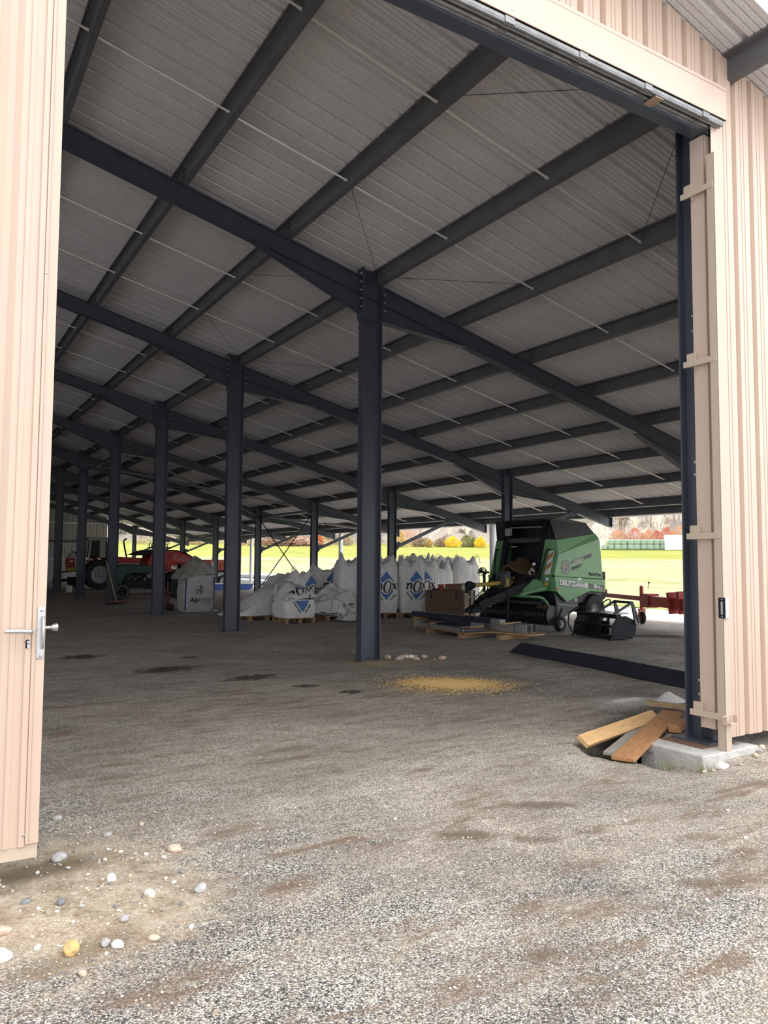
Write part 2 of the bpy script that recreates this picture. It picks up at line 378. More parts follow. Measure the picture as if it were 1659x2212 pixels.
# landscape: a fan of ground beyond the yard, rising to a wooded hill
mb = MB(); rs = [24,30,36,42,50,58,65,75,90,105,120,140,160,178,190,205,225,250,280,320,370,430,500,580]; na = 70
vs = []
for r in rs:
    for i in range(na+1):
        a = R(-45) + R(150)*i/na; x, y = CAM.x + r*math.sin(a), CAM.y + r*math.cos(a)
        vs.append((x, y, hland(x, y) - .03))
mb.v = vs; n1 = na+1
for j in range(len(rs)-1):
    for i in range(na):
        q = (j*n1+i, j*n1+i+1, (j+1)*n1+i+1, (j+1)*n1+i)
        cx = sum(vs[k][0] for k in q)/4; cy = sum(vs[k][1] for k in q)/4
        if cx > 13 or cy > 60 or cx < -26: mb.f.append(q[::-1])
field = struct(mb.build('field', field_mat(), smooth=180, norm=False))
# rim of the meadow against the gravel yard
mb = MB(); mb.grid(lambda u, v: (16.3+2.2*v + .5*noise.noise(Vector((u*40,0,0)))*(1-v), -13+79*u, .02+.05*math.sin(v*PI)+ .03*noise.noise(Vector((u*90,v*3,1)))), 160, 5)
struct(mb.build('field_edge', MATS.get('fe') or bpy.data.materials['field_grass'], smooth=180))

# ------------------------------------------------------------------ roof: ribbed sheets lined with grey felt
def felt_mat():
    m, t, b, N = nt('grey_felt'); L = t.links.new
    geo = N('NewGeometry'); P = geo.outputs['Position']
    n = N('TexNoise'); n.inputs['Scale'].default_value = 55; n.inputs['Detail'].default_value = 6; n.inputs['Roughness'].default_value = .75; L(P, n.inputs['Vector'])
    n2 = N('TexNoise'); n2.inputs['Scale'].default_value = .8; n2.inputs['Detail'].default_value = 6; L(P, n2.inputs['Vector'])
    r = N('ValToRGB'); r.color_ramp.elements[0].position = .3; r.color_ramp.elements[0].color = (.45,.435,.44,1); r.color_ramp.elements[1].position = .7; r.color_ramp.elements[1].color = (.69,.67,.675,1); L(n.outputs[0], r.inputs[0])
    mr = N('MapRange'); mr.inputs[3].default_value = .85; mr.inputs[4].default_value = 1.15; L(n2.outputs[0], mr.inputs[0])
    mx = N('MixRGB', blend_type='MULTIPLY'); mx.inputs[0].default_value = 1; L(r.outputs[0], mx.inputs[1]); L(mr.outputs[0], mx.inputs[2]); L(mx.outputs[0], b.inputs['Base Color'])
    b.inputs['Roughness'].default_value = .95; b.inputs['Specular IOR Level'].default_value = .15
    bp = N('Bump'); bp.inputs['Strength'].default_value = .35; bp.inputs['Distance'].default_value = .01; L(n.outputs[0], bp.inputs['Height']); L(bp.outputs[0], b.inputs['Normal']); return m
FELT = felt_mat()
PUH = .215                                              # purlin height
def roof_profile(y0, y1, pitch=.333):
    pts = []; y = y0
    while y < y1:
        for dy, dz in ((0,0),(.055,0),(.060,.014),(.075,.014),(.080,0),(.120,0),(.125,.014),(.140,.014),(.145,0),(.185,0),(.190,.014),(.205,.014),(.210,0),(.250,0),(.268,.05),(.315,.05)):
            pts.append((y+dy, dz))
        y += pitch
    return pts
prof = roof_profile(-.78, 9*S+.6)
def roof_sheet(x0, x1, f):
    mb = MB(); n = len(prof); xsn = [x0 + (x1-x0)*k/3 for k in range(4)]
    for x in xsn:
        for y, dz in prof: mb.v.append((x, y, f(x)+PUH+dz))
    for k in range(3):
        mb.f += [(k*n+i, (k+1)*n+i, (k+1)*n+i+1, k*n+i+1) for i in range(n-1)]
    return mb
RIDGE = -9.0
roof = roof_sheet(RIDGE, 12.95, ztop).build('ceiling', FELT, norm=False, solid=.004); struct(roof)
roof2 = roof_sheet(-19.2, RIDGE+.02, lambda x: ztop(RIDGE) - SL*(RIDGE-x)).build('ceiling_far_slope', FELT, norm=False, solid=.004); struct(roof2)

# ------------------------------------------------------------------ ribbed cladding
def clad(mb, x0, x1, zb, zt, y, pitch=.265, d=.046, M=None):
    """sheet facing -Y; zt may be a function of x"""
    pts = []; x = x0; seq = ((0,0),(.028,0),(.050,1),(.105,1),(.109,.86),(.116,.86),(.120,1),(.152,1),(.156,.86),(.163,.86),(.167,1),(.240,1),(.2640,0))
    while x < x1:
        for dx, k in seq:
            if x+dx <= x1+1e-6: pts.append((x+dx, y + d - d*k))
        x += pitch
    f = zt if callable(zt) else (lambda q: zt)
    n = len(pts); vs = [(a, b, zb) for a, b in pts] + [(a, b, f(a)) for a, b in pts]
    mb.add(vs, [(i, i+1, n+i+1, n+i) for i in range(n-1)]); return mb
YW = -.25
def under_roof(x): return (ztop(x) if x > RIDGE else ztop(RIDGE) - SL*(RIDGE-x)) + PUH - .01
HB = 6.06                                               # top of the track cover
mb = MB(); clad(mb, -.10, 2.82, .09, under_roof, YW); clad(mb, 2.82, 12.3, 3.0, under_roof, YW); mb.build('wall_front', BEIGE, solid=.003, norm=False)  # unseen right part left open below to let daylight in
struct(bpy.data.objects['wall_front'])
mb = MB(); clad(mb, -13.0, -.10, HB-.05, under_roof, YW); struct(mb.build('wall_front_above_opening', BEIGE, solid=.003, norm=False))
mb = MB(); clad(mb, -18.2, -13.0, .09, under_roof, YW+.12); struct(mb.build('wall_front_beyond_door', BEIGE, solid=.003, norm=False))  # unseen front, set back past an opening widened for more daylight
BACKM = mat('pale_inner_sheet', (.40,.40,.38), .5, .2, var=.1)
mb = MB(); clad(mb, -18.2, 6.4, -.06, under_roof, 9*S+.25, pitch=.25, d=.04)
wb = mb.build('wall_back', BACKM, solid=.003, norm=False); struct(wb)
for z in (1.7, 3.0, 4.4):
    q = MB(); q.bar((-9, 9*S+.18, z), (6.4, 9*S+.18, z), .08, .14); q.build('wall_rail', GALV if z != 3.0 else STEEL, wb)

mb = MB(); M = Matrix.Translation((-18.1,0,0)) @ Matrix.Rotation(R(90), 4, 'Z'); mb.M = M; clad(mb, 2.5*S, 9*S+.3, .05, under_roof(-18.1), 0); struct(mb.build('wall_left', BACKM, solid=.003, norm=False))  # unseen side wall: open at the front for daylight, closed behind to darken
# sliding door leaf, slid open on the left
mb = MB(); x = -8.9; YD = -.285
door_top = 5.72
def door_panel(mb):
    # wide flat pans with slim raised ribs, ending in the edge profile at X=-5.8
    pts = []; x = -5.862
    seq = ((0,.006),(-.006,0),(-.030,0),(-.036,.010),(-.075,.010),(-.079,.004),(-.100,.004),(-.104,.010),(-.135,.010),(-.170,.030),(-.205,.030),(-.235,0))
    while x > -8.9:
        pts += [(x+dx, YD+dy) for dx, dy in seq]; x -= .25
    n = len(pts); vs = [(a, b, .205) for a, b in pts] + [(a, b, door_top) for a, b in pts]
    mb.add(vs, [(i, i+1, n+i+1, n+i) for i in range(n-1)]); return mb
door = door_panel(MB()).build('door_1', BEIGE, norm=False, solid=.002); struct(door)
q = MB(); q.span((-5.862,YD-.004,.215), (-5.80,YD+.045,door_top)); q.span((-5.845,YD-.008,.215),(-5.84,YD-.003,door_top)); q.build('door_edge_profile', BEIGE, door, bevel=.003)
q = MB(); q.span((-8.9,YD+.012,.14), (-5.802,YD+.045,.215)); q.build('bottom_rail', CHAN, door)
q = MB(); q.span((-8.9,YD+.034,.2), (-5.83,YD+.05,door_top)); q.build('door_backing', CHAN, door)
HND = mat('bright_aluminium', (.50,.50,.51), .32, .8, var=.08, scale=40)
q = MB(); q.cyl((-5.868,YD,1.285), (-5.868,YD-.05,1.285), .011); q.tube([(-5.868,YD-.035,1.285),(-5.872,YD-.053,1.285),(-5.885,YD-.060,1.286),(-5.92,YD-.062,1.288),(-5.995,YD-.060,1.290)], [.011,.0125,.0125,.012,.011], 10); q.build('lever_handle', HND, door, smooth=50)
q = MB(); q.cyl((-5.882,YD+.002,1.228), (-5.882,YD-.003,1.228), .012, n=18); q.box((-5.882,YD,1.212),(.018,.006,.03)); k = q.build('keyhole_surround', BLACK, door)
q = MB(); q.cyl((-5.879,YD,1.226), (-5.879,YD-.012,1.226), .0085, n=18); q.box((-5.879,YD-.006,1.211),(.010,.012,.028)); q.build('lock_cylinder', HND, door)
q = MB(); q.M = Matrix.Translation((-5.823,YD-.009,1.273)); q.box((0,0,0),(.036,.006,.262)); plate = q.build('handle_plate', HND, door, bevel=.006)
q = MB(); q.tube([(-5.815,YD-.012,1.355),(-5.815,YD-.03,1.352),(-5.815,YD-.042,1.33),(-5.815,YD-.044,1.275),(-5.815,YD-.042,1.222),(-5.815,YD-.03,1.198),(-5.815,YD-.012,1.195)], .0065, 8); q.build('pull_handle', HND, plate, smooth=50)
for z in (1.388, 1.158):
    q = MB(); q.lathe([(0,.006),(.006,.005),(.009,0)], (-5.821,YD-.012,z), (0,-1,0), 12); q.build('screw', HND, plate, smooth=40)
q = MB(); q.cyl((-5.80,YD+.02,1.296), (-5.762,YD+.02,1.296), .008); q.build('spindle', HND, door)
q = MB(); q.lathe([(0,0),(.012,0),(.015,.004),(.022,.026),(.020,.032),(0,.032)], (-5.77,YD+.02,1.296), (1,0,0), 8); q.build('knob', HND, door)
q = MB(); q.lathe([(0,.006),(.005,.005),(.008,0)], (-5.868,YD-.002,.262), (0,-1,0), 12); q.build('screw', HND, door, smooth=40)
q = MB(); q.lathe([(0,.006),(.005,.005),(.008,0)], (-5.857,YD-.003,3.16), (0,-1,0), 12); q.build('screw', HND, door, smooth=40)

# track cover over the opening
tr = MB(); tr.span((-9.2,-.345,5.785), (-.055,-.335,6.07)); tr.span((-9.2,-.345,6.055),(-.055,-.25,6.075)); tr.span((-.062,-.345,5.785),(-.055,-.25,6.07))
trim = struct(tr.build('trim_1', BEIGE, bevel=.003)); 
q = MB(); q.span((-9.2,-.342,6.075),(-.05,-.255,6.10)); q.build('drip_flashing', BEIGE, trim)
for i in range(6):
    x = -.12 - i*1.28
    q = MB(); q.lathe([(0,.005),(.005,.004),(.008,0)], (x,-.345,5.83 if i % 2 == 0 else 6.03), (0,-1,0), 10); q.build('screw', HND, trim)
for y0, x1 in ((-.305,-.09), (-.215,-.16)):
    q = MB(); q.extr([(-.033,-.03),(-.02,-.03),(-.033,-.03),(-.033,.03),(.033,.03),(.033,-.03),(.02,-.03)], (-9.2,y0,5.745), (x1,y0,5.745))
    q = MB(); q.cyl((-9.2,y0-.012,5.738),(x1,y0-.012,5.738),.015, n=8); q.cyl((-9.2,y0+.020,5.738),(x1,y0+.020,5.738),.015,n=8); q.span((-9.2,y0-.026,5.745),(x1,y0+.034,5.775)); o = q.build('door_track', mat('dull_zinc',(.22,.22,.22),.45,.5,var=.3,scale=8), trim, smooth=40)
    for i in range(7):
        q = MB(); q.box((-.35-i*.78,y0,5.752),(.09,.066,.052)); q.build('track_bracket', MATS['dull_zinc'], o)
q = MB(); q.box((-.98,-.25,5.712),(.10,.15,.006)); q.build('stop_plate', mat('copper_plate',(.45,.29,.19),.4,.3), trim)
lin = MB(); lin.span((-9.2,-.19,5.70),(-.12,-.06,5.98)); struct(lin.build('trim_2', STEEL))

# right-hand jamb
q = MB(); q.span((-.188,-.185,.16),(-.18,-.028,5.69)); q.span((-.188,-.185,.16),(.0,-.178,5.69)); q.span((-.188,-.036,.16),(-.05,-.028,5.69)); jamb = struct(q.build('trim_3', MAUVE, bevel=.003))
q = MB(); q.span((-.186,-.262,.12),(-.06,-.256,5.785)); q.build('corner_flashing', BEIGE, jamb)
# receiving bar with cross bars, bolted to the doorway post
ob = thing('door_stop_frame', 'beige steel door catch bar standing along the right doorway jamb', 'door stop', (-.2,-.28,.0))
q = MB(); q.span((-.03,-.035,.0),(-.022,.045,5.45)); q.span((-.03,-.035,0),(.055,-.028,5.45)); q.build('upright', CHAN, ob, bevel=.003)
for z in (5.15, 3.52, 1.90, .29):
    q = MB(); q.span((-.036,-.02,z-.028),(-.024,.33,z+.028)); a = q.build('cross_bar', CHAN, ob, bevel=.003)
    q = MB(); q.span((-.022,.215,z-.06),(.075,.222,z+.12)); q.span((-.024,.20,z-.03),(-.016,.30,z+.10)); q.build('bracket', CHAN, a, bevel=.003)
q = MB(); q.span((-.030,-.06,1.16),(.02,-.034,1.35)); k = q.build('strike_plate', GALV, ob, bevel=.004)
q = MB(); q.span((-.034,-.055,1.165),(-.030,.01,1.345)); q.build('black_insert', BLACK, k)
q = MB(); q.span((-.037,-.035,1.195),(-.034,-.015,1.31)); q.build('slot_plate', HND, k)
for z in (1.18,1.33):
    q = MB(); q.lathe([(0,.004),(.005,.003),(.007,0)], (-.034,-.025,z), (-1,0,0), 10); q.build('screw', HND, k)
q = MB(); q.span((-.10,-.05,.235),(-.03,-.043,.315)); q.span((-.03,-.09,.235),(.06,-.043,.25)); q.span((.055,-.09,.235),(.062,-.043,.315)); q.span((-.10,-.095,.24),(-.093,-.043,.315)); q.build('guide_clip', BEIGE, ob, bevel=.006)

# concrete footing
q = MB(); q.grid(lambda u, v: (0,0,0), 2, 2)
ft = MB(); ft.span((-.56,-.32,-.45),(.24,.34,0)); foot = ft.build('concrete_footing', CONC, bevel=.012); tag(foot, 'square pale concrete footing under the right doorway post', 'concrete block')
ft = MB(); ft.span((-.34,-.16,0),(.12,.30,.012)); bp_ = ft.build('rusty_grout_plate', mat('rusty_plate',(.16,.085,.05),.8,var=.4,scale=12), foot)

# ------------------------------------------------------------------ steel frames
ORD = ['first','second','third','fourth','fifth','sixth','seventh','eighth','ninth','tenth','eleventh','twelfth']
CH, CB = .36, .17
def bolts(pts, r=.013, ax=(0,-1,0), h=.02):
    q = MB()
    for p in pts: q.cyl(p, Vector(p)+Vector(ax)*h, r, n=6)
    return q
colA_lab = {1:'tall dark blue-grey steel column standing alone in the middle of the gravel floor',
 2:'dark steel column to the left of the slumped white bag, next one behind the central column',
 3:'dark steel column just left of the white sack with the round green emblem',
 4:'dark steel column with the broom leaning against it',
 5:'dark steel column just left of the red tractor\'s big rear wheel',
 6:'dark steel column with the white bucket at its foot',
 7:'dark steel column hidden far back behind the open door leaf'}
for k in range(1, 8):
    zt = ztop(-.18) + .16
    q = MB(); q.ibeam((0,k*S,0),(0,k*S,zt), CH, CB, .012, .018, up=(1,0,0)); c = q.build('steel_column', STEEL); c['label'] = colA_lab[k]; c['category'] = 'column'; c['group'] = 'near row of steel columns'
    q = MB(); q.box((0,k*S,.012),(.42,.3,.024)); q.build('base_plate', STEEL, c)
    q = MB()
    for sx in (-1,1): q.box((sx*.198, k*S, (zt-.85+zt)/2),(.022,.2,.86))
    q.box((0,k*S,zt-.86),(.33,.16,.012)); q.build('end_plate', STEEL, c)
    b = [(sx*.212, k*S-.07, zt-.1-.14*j) for sx in (-1,1) for j in range(5)]
    q = MB()
    for p in b: q.cyl((p[0]-.03,p[1],p[2]),(p[0]+.03,p[1],p[2]),.014,n=6)
    o = q.build('bolts', GALV, c); o['kind'] = 'stuff'
    if k == 1:
        q = MB(); q.cyl((.04,k*S-.06,.0),(.04,k*S-.06,.11),.012,n=8); q.build('anchor_bolt', STEEL, c)
colB_lab = {1:'dark steel column of the eaves row behind the doorway jamb',2:'dark steel column rising behind the green baler',3:'dark steel column rising behind the white bags, right of the central column',
 4:'dark steel column of the eaves row behind the pile of slumped bags',5:'dark steel column carrying the left end of the crossed brace rods',6:'dark steel column in front of the red trailer\'s right end, beside the blue trough',
 7:'dark steel column behind the sack with the green emblem',8:'dark steel column of the eaves row hidden behind the third near column',9:'last visible steel column of the eaves row, right of the red tractor\'s exhaust pipe'}
zB = ztop(W)
for k in range(1, 10):
    zt = ztop(W-.15) + .1
    q = MB(); q.ibeam((W,k*S,0),(W,k*S,zt), .30, .15, .011, .016, up=(1,0,0)); c = q.build('steel_column', STEEL); c['label'] = colB_lab[k]; c['category'] = 'column'; c['group'] = 'eaves row of steel columns'
    q = MB(); q.box((W,k*S,.012),(.36,.26,.024)); q.build('base_plate', STEEL, c)
    q = MB()
    for sx in (-1,1): q.box((W+sx*.165, k*S, zt-.35),(.02,.17,.7))
    q.build('end_plate', STEEL, c)
    q = MB()
    for sx in (-1,1):
        for j in range(4): q.cyl((W+sx*.177-.028,k*S-.055,zt-.12-.15*j),(W+sx*.177+.028,k*S-.055,zt-.12-.15*j),.013,n=6)
    o = q.build('bolts', GALV, c); o['kind'] = 'stuff'
# doorway post (turned, web facing the opening)
q = MB(); q.ibeam((0.0,.06,.015),(0.0,.06,6.25), .30, .17, .011, .017, up=(0,1,0)); c = q.build('steel_column', STEEL); tag(c, 'dark blue-grey steel post of the right doorway jamb, on the concrete footing', 'column')
q = MB(); q.box((-.05,.06,.022),(.36,.40,.02)); q.build('base_plate', STEEL, c)
q = MB(); q.cyl((-.06,.06,.03),(-.06,.06,.16),.012,n=8); q.cyl((-.06,.06,.03),(-.06,.06,.06),.022,n=6); q.build('anchor_bolt', STEEL, c)
q = MB()
for z in (.42,.55,3.9,4.05,2.62,2.5):
    q.cyl((-.005,.10,z),(-.022,.10,z),.014,n=6)
for z in (1.2,1.6,2.2,2.9,4.6,4.65,5.1): q.cyl((-.005,.02 + .1*((z*7)%1),z),(-.016,.02 + .1*((z*7)%1),z),.006,n=6)
q.build('bolts', GALV, c)['kind'] = 'stuff'

# rafters
RH, RB = .30, .15
for k in range(0, 10):
    y = k*S
    if k == 0: y = .12
    q = MB(); q.ibeam((RIDGE,y,ztop(RIDGE)-RH/2),(TIP,y,ztop(TIP)-RH/2), RH, RB, .010, .014, up=(0,0,1)); r = q.build('roof_rafter', STEEL)
    r['label'] = ('sloping dark steel rafter over the doorway wall' if k == 0 else f'sloping dark steel rafter of the {ORD[k-1]} frame behind the doorway'); r['category'] = 'rafter'; r['group'] = 'sloping roof rafters'
    if k == 0: continue
    def haunch(x0, xa, xb, depth, nm='haunch'):   # wedge below the rafter from column face xa to xb
        za, zb = ztop(xa)-RH, ztop(xb)-RH
        q = MB(); q.plate([(xa,y-.005,za),(xb,y-.005,zb),(xa,y-.005,za-depth)], (0,.010,0))
        q.bar((xa,y,za-depth+.007),(xb,y,zb-.002), RB, .014); q.build(nm, STEEL, r)
    haunch(0, -.185, -2.1, .30); haunch(0, .185, 1.95, .30)
    haunch(W, W-.16, W-1.9, .30); haunch(W, W+.16, W+1.6, .24)
    q = MB(); q.plate([(TIP-.01,y-RB/2,ztop(TIP)),(TIP-.01,y+RB/2,ztop(TIP)),(TIP-.01,y+RB/2,ztop(TIP)-RH),(TIP-.01,y-RB/2,ztop(TIP)-RH)], (.02,0,0)); q.build('end_plate', STEEL, r)
    q = MB()
    # knee brace from eaves column up to the rafter
    if k >= 1:
        q = MB(); p0, p1 = (W+.22,y,2.18), (10.95,y,ztop(10.95)-RH-.03); q.bar(p0, p1, .09, .11); kb = q.build('knee_brace', STEEL)
        kb['label'] = f'diagonal knee brace at the {ORD[k-1]} eaves column'; kb['category'] = 'brace'; kb['group'] = 'knee braces of the eaves columns'
        q = MB(); q.plate([(W+.155,y-.006,1.98),(W+.155,y-.006,2.36),(W+.36,y-.006,2.36),(W+.36,y-.006,2.22)],(0,.012,0)); q.build('gusset_plate', STEEL, kb); q = MB(); q.plate([(10.7,y-.006,ztop(10.7)-RH),(11.2,y-.006,ztop(11.2)-RH),(11.05,y-.006,ztop(11.05)-RH-.14),(10.75,y-.006,ztop(10.75)-RH-.16)],(0,.012,0)); q.build('gusset_plate', STEEL, kb)
# purlins
PXS = [.1 + 1.67*n for n in range(-5, 8)] + [12.52]
for n, x in enumerate(PXS):
    z0 = ztop(x); h = PUH - .004
    q = MB(); fl = .075; th = .007
    poly = [(0,0),(0,h),(-fl,h),(-fl,h-.025),(-fl+th,h-.025),(-fl+th,h-th),(-th,h-th),(-th,th-th*0),(-th,0)]
    poly = [(0,0),(fl,0),(fl,.022),(fl-th,.022),(fl-th,th),(th,th),(th,h),(-fl,h),(-fl,h-.022),(-fl+th,h-.022),(-fl+th,h-th),(0,h-th)]
    vs = [(x+u, -.74, z0+w-SL*u) for u, w in poly]; ve = [(x+u, 9*S+.55, z0+w-SL*u) for u, w in poly]; m = len(poly)
    q.add(vs+ve, [tuple(range(m))[::-1], tuple(range(m,2*m))] + [(i,(i+1)%m,m+(i+1)%m,m+i) for i in range(m)])
    o = q.build('roof_purlin', PURL); i = n-5
    o['label'] = ('long roof purlin directly above the near column row' if i == 0 else 'lowest roof purlin along the eaves edge' if n == len(PXS)-1 else f'long roof purlin, {ORD[abs(i)-1]} ' + ('uphill' if i < 0 else 'downhill') + ' from the near column row'); o['category'] = 'purlin'; o['group'] = 'roof purlins'
    if -4 <= i:
        for k in range(1, 8):
            y = k*S
            q = MB(); q.box((x-.014, y-.10, z0+.09),(.012,.07,.18)); q.build('cleat', PURL, o)
            if k > 3: continue
            q = MB()
            for dy in (.3,.42): 
                for dz in (.07,.15): q.cyl((x-.012,y-dy,z0+dz),(x-.03,y-dy,z0+dz),.010,n=5)
            q.build('bolts', GALV, o)['kind'] = 'stuff'
# tie rods between purlins
ROD = mat('zinc_rod', (.72,.70,.67), .4, .25, var=.1)
for k in range(0, 5):
    for j, fr in enumerate((.345, .677)):
        for n in range(1, 13):
            x0, x1 = PXS[n-1], PXS[n]; y = (k+fr)*S
            q = MB(); q.cyl((x0+.01,y,ztop(x0)+.045),(x1-.03,y,ztop(x1)+.075),.015,n=7); q.cyl((x1-.05,y,ztop(x1)+.076),(x1-.012,y,ztop(x1)+.075),.02,n=6)
            o = q.build('tie_rod', ROD, smooth=40)
            i = n-5; a = 'over the near columns' if i == 0 else (f'{ORD[abs(i)-1]} uphill' if i < 0 else ('at the eaves' if n == 13 else f'{ORD[i-1]} downhill'))
            o['label'] = f'thin tie rod to the purlin {a}, {"front" if j == 0 else "rear"} line, {ORD[k]} bay'; o['category'] = 'rod'; o['group'] = 'roof tie rods'
def cable(x0, y0, x1, y1, lab, dz=.14, r=.0036):
    q = MB(); q.cyl((x0,y0,ztop(x0)+dz),(x1,y1,ztop(x1)+dz),r,n=5); o = q.build('brace_cable', BLACK); tag(o, lab, 'cable', 'thin roof brace cables')
x0, xu, xd = PXS[5], PXS[4], PXS[6]
for k in range(0, 4):
    b = ORD[k]
    if k == 0 or True:
        cable(x0, k*S+.08, xu, (k+.345)*S, f'thin brace cable running uphill from the front frame of the {b} roof bay')
        cable(x0, (k+1)*S-.05, xu, (k+.677)*S, f'thin brace cable running uphill from the rear frame of the {b} roof bay')
        cable(x0, k*S+.08, xd, (k+.345)*S, f'thin brace cable running downhill from the front frame of the {b} roof bay')
        cable(x0, (k+1)*S-.05, xd, (k+.677)*S, f'thin brace cable running downhill from the rear frame of the {b} roof bay')
# crossed rods between two eaves columns
for a, b_, lab in (((W,4*S+.1,3.75),(W,5*S-.1,.15),'black diagonal brace rod rising to the right between two eaves columns'), ((W,5*S-.1,3.75),(W,4*S+.1,.15),'black diagonal brace rod falling to the right between two eaves columns')):
    q = MB(); q.cyl(a, b_, .022, n=8); tag(q.build('brace_rod', BLACK, smooth=40), lab, 'rod', 'crossed wall brace rods')
# roof wind bracing struts in that bay
for (xa, ya, xb, yb, zf, m_, lab) in ((W,4*S,W,5*S,-.35,STEEL,'dark horizontal strut tube between the two braced eaves columns'), (0,4*S,0,5*S,-.75,STEEL,'dark horizontal strut tube between the fourth and fifth near columns'),
    (W,5*S,.2,4*S,-.34,STEEL,'dark diagonal wind brace tube under the roof of the braced bay'), (.2,5*S,W-.2,4*S,-.36,GALV,'galvanised diagonal wind brace tube under the roof of the braced bay'),
    (10.4,4.5*S,12.5,4*S+.2,-.2,GALV,'short galvanised brace tube near the eaves edge'), (W+.2,5*S-.1,10.4,4.5*S,-.25,GALV,'galvanised brace tube from the braced eaves column outwards')):
    q = MB(); q.cyl((xa,ya,ztop(xa)+zf),(xb,yb,ztop(xb)+zf),.05,n=8); tag(q.build('wind_brace', m_, smooth=40), lab, 'brace')
# gutter and downpipes on the eaves
q = MB(); q.grid(lambda u, v: (12.93+.13+.10*math.cos(PI+PI*u), -.8+(9*S+1.4)*v, ztop(12.95)+PUH-.02-.10*math.sin(PI*u)), 9, 2); gu = q.build('roof_gutter', WHITEP, solid=.004, smooth=60); tag(gu, 'pale half-round gutter running along the eaves edge', 'gutter')
for k in (3, 5, 7):
    q = MB(); q.cyl((13.05,k*S,0),(13.05,k*S,ztop(13)+.1), .15 if k == 3 else .11, n=18); tag(q.build('downpipe', mat('pale_pipe',(.62,.63,.66),.4,var=.05), smooth=40), f'thick pale grey downpipe beside the {"baler, behind the white bags" if k == 3 else "pile of slumped bags" if k == 5 else "blue trough"}', 'downpipe', 'eaves downpipes')
# ------------------------------------------------------------------ pallets and big bags
def make_pallet(name='wooden_pallet'):
    t = thing(name, '', 'pallet')
    q = MB()
    for i in range(5): q.box((0, -.42+.21*i, .133),(1.2,.12,.022))
    q.build('deck', PALLET, t)
    q = MB()
    for x in (-.53,0,.53): q.box((x,0,.111),(.12,.96,.022)); q.box((x,0,.011),(.11,.96,.022))
    q.build('runners', PALLET, t)
    for x in (-.53,0,.53):
        for y in (-.42,0,.42):
            q = MB(); q.box((x,y,.061),(.11,.12,.078)); q.build('block', PALLET, t)
    return t
PALP = make_pallet(); PAL_USED = [0]
def pallet(x, y, rz, lab, sc=(1,1,1)):
    if not PAL_USED[0]:
        PAL_USED[0] = 1; PALP.location = (x,y,hg(x,y)); PALP.rotation_euler = (0,0,rz); p = PALP; p['label'] = lab
    else: p = dup(PALP, lab, (x,y,hg(x,y)), rz)
    p.scale = sc
    p['group'] = 'wooden pallets under the bags'; return p

def sq(a, n):                                            # superellipse radius
    c, s_ = abs(math.cos(a)), abs(math.sin(a)); return (c**n + s_**n) ** (-1/n)
def bag_mesh(w, d, h, seed, ears=.28, lean=(0,0), bulge=.06, collapse=0.0, wrk=.018, ear_amp=(1,1,1,1)):
    """upright woven sack: square body, bulging flanks, fabric drawn up into four corner loops"""
    q = MB(); nu, nb = 72, 30
    def side(u, v):
        a = 2*PI*u; n = 7 - 3*v
        r = sq(a, n)
        bl = 1 + bulge*math.sin(PI*min(1, v*1.05))*(.6+.4*abs(math.cos(2*a)))
        k = 1 - .10*max(0, .12-v)/.12
        x, y = r*math.cos(a)*w/2*bl*k, r*math.sin(a)*d/2*bl*k
        z = v*h
        wr = noise.noise(Vector((x*3.2+seed, y*3.2, z*2.0)))*wrk*2 + noise.noise(Vector((x*11, y*11+seed, z*4)))*wrk*.7*(.3+.7*v) 
        wr += wrk*1.1*abs(noise.noise(Vector((a*5+seed, z*7, 2))))*sstep(.7,1,v)
        f = 1 + wr*2
        return (x*f + lean[0]*v*v, y*f + lean[1]*v*v, z)
    rs = random.Random(seed*7+1); amp = [rs.uniform(.35,1.0)*e for e in ear_amp]; px_ = [rs.uniform(-.25,.25) for _ in range(4)]
    def top(u, t):
        a = 2*PI*u; x0, y0, z0 = side(u, 1.0)
        cor = 0
        for i in range(4):
            da = (a - (PI/4+i*PI/2) - px_[i] + PI) % (2*PI) - PI; cor += amp[i]*math.exp(-(da/.42)**2)
        sh = 1 - t*.985
        k = t/.20 if t < .20 else max(0, 1-(t-.20)/.34)
        z = z0 + ears*cor*sstep(0,1,k) + .10*h*math.sin(min(1, t*1.4)*PI/2)*(1-collapse*2)
        gath = sstep(.04, .5, t)
        fold = .035*math.sin(a*7+seed*2+2*noise.noise(Vector((x0*2,y0*2,seed))))*gath*(1-t) + .09*noise.noise(Vector((x0*sh*3.2, y0*sh*3.2, seed+t)))*gath + .04*noise.noise(Vector((x0*sh*8, y0*sh*8, seed)))*sstep(0,.2,t)
        z += fold - collapse*.35*sstep(.25,1,t)
        pin = 1 - .10*cor*sstep(0,.15,t)*(1-t)
        return (x0*sh*pin + lean[0]*t*.3, y0*sh*pin, z)
    q.grid(lambda u, v: side(u, v), nu, nb, True); q.grid(lambda u, v: top(u, v), nu, 22, True)
    n0 = len(q.v); q.add([side(i/nu, 0) for i in range(nu)], [tuple(range(nu))[::-1]])
    return q
def bvh_of(q): return BVHTree.FromPolygons([Vector(p) for p in q.v], q.f)
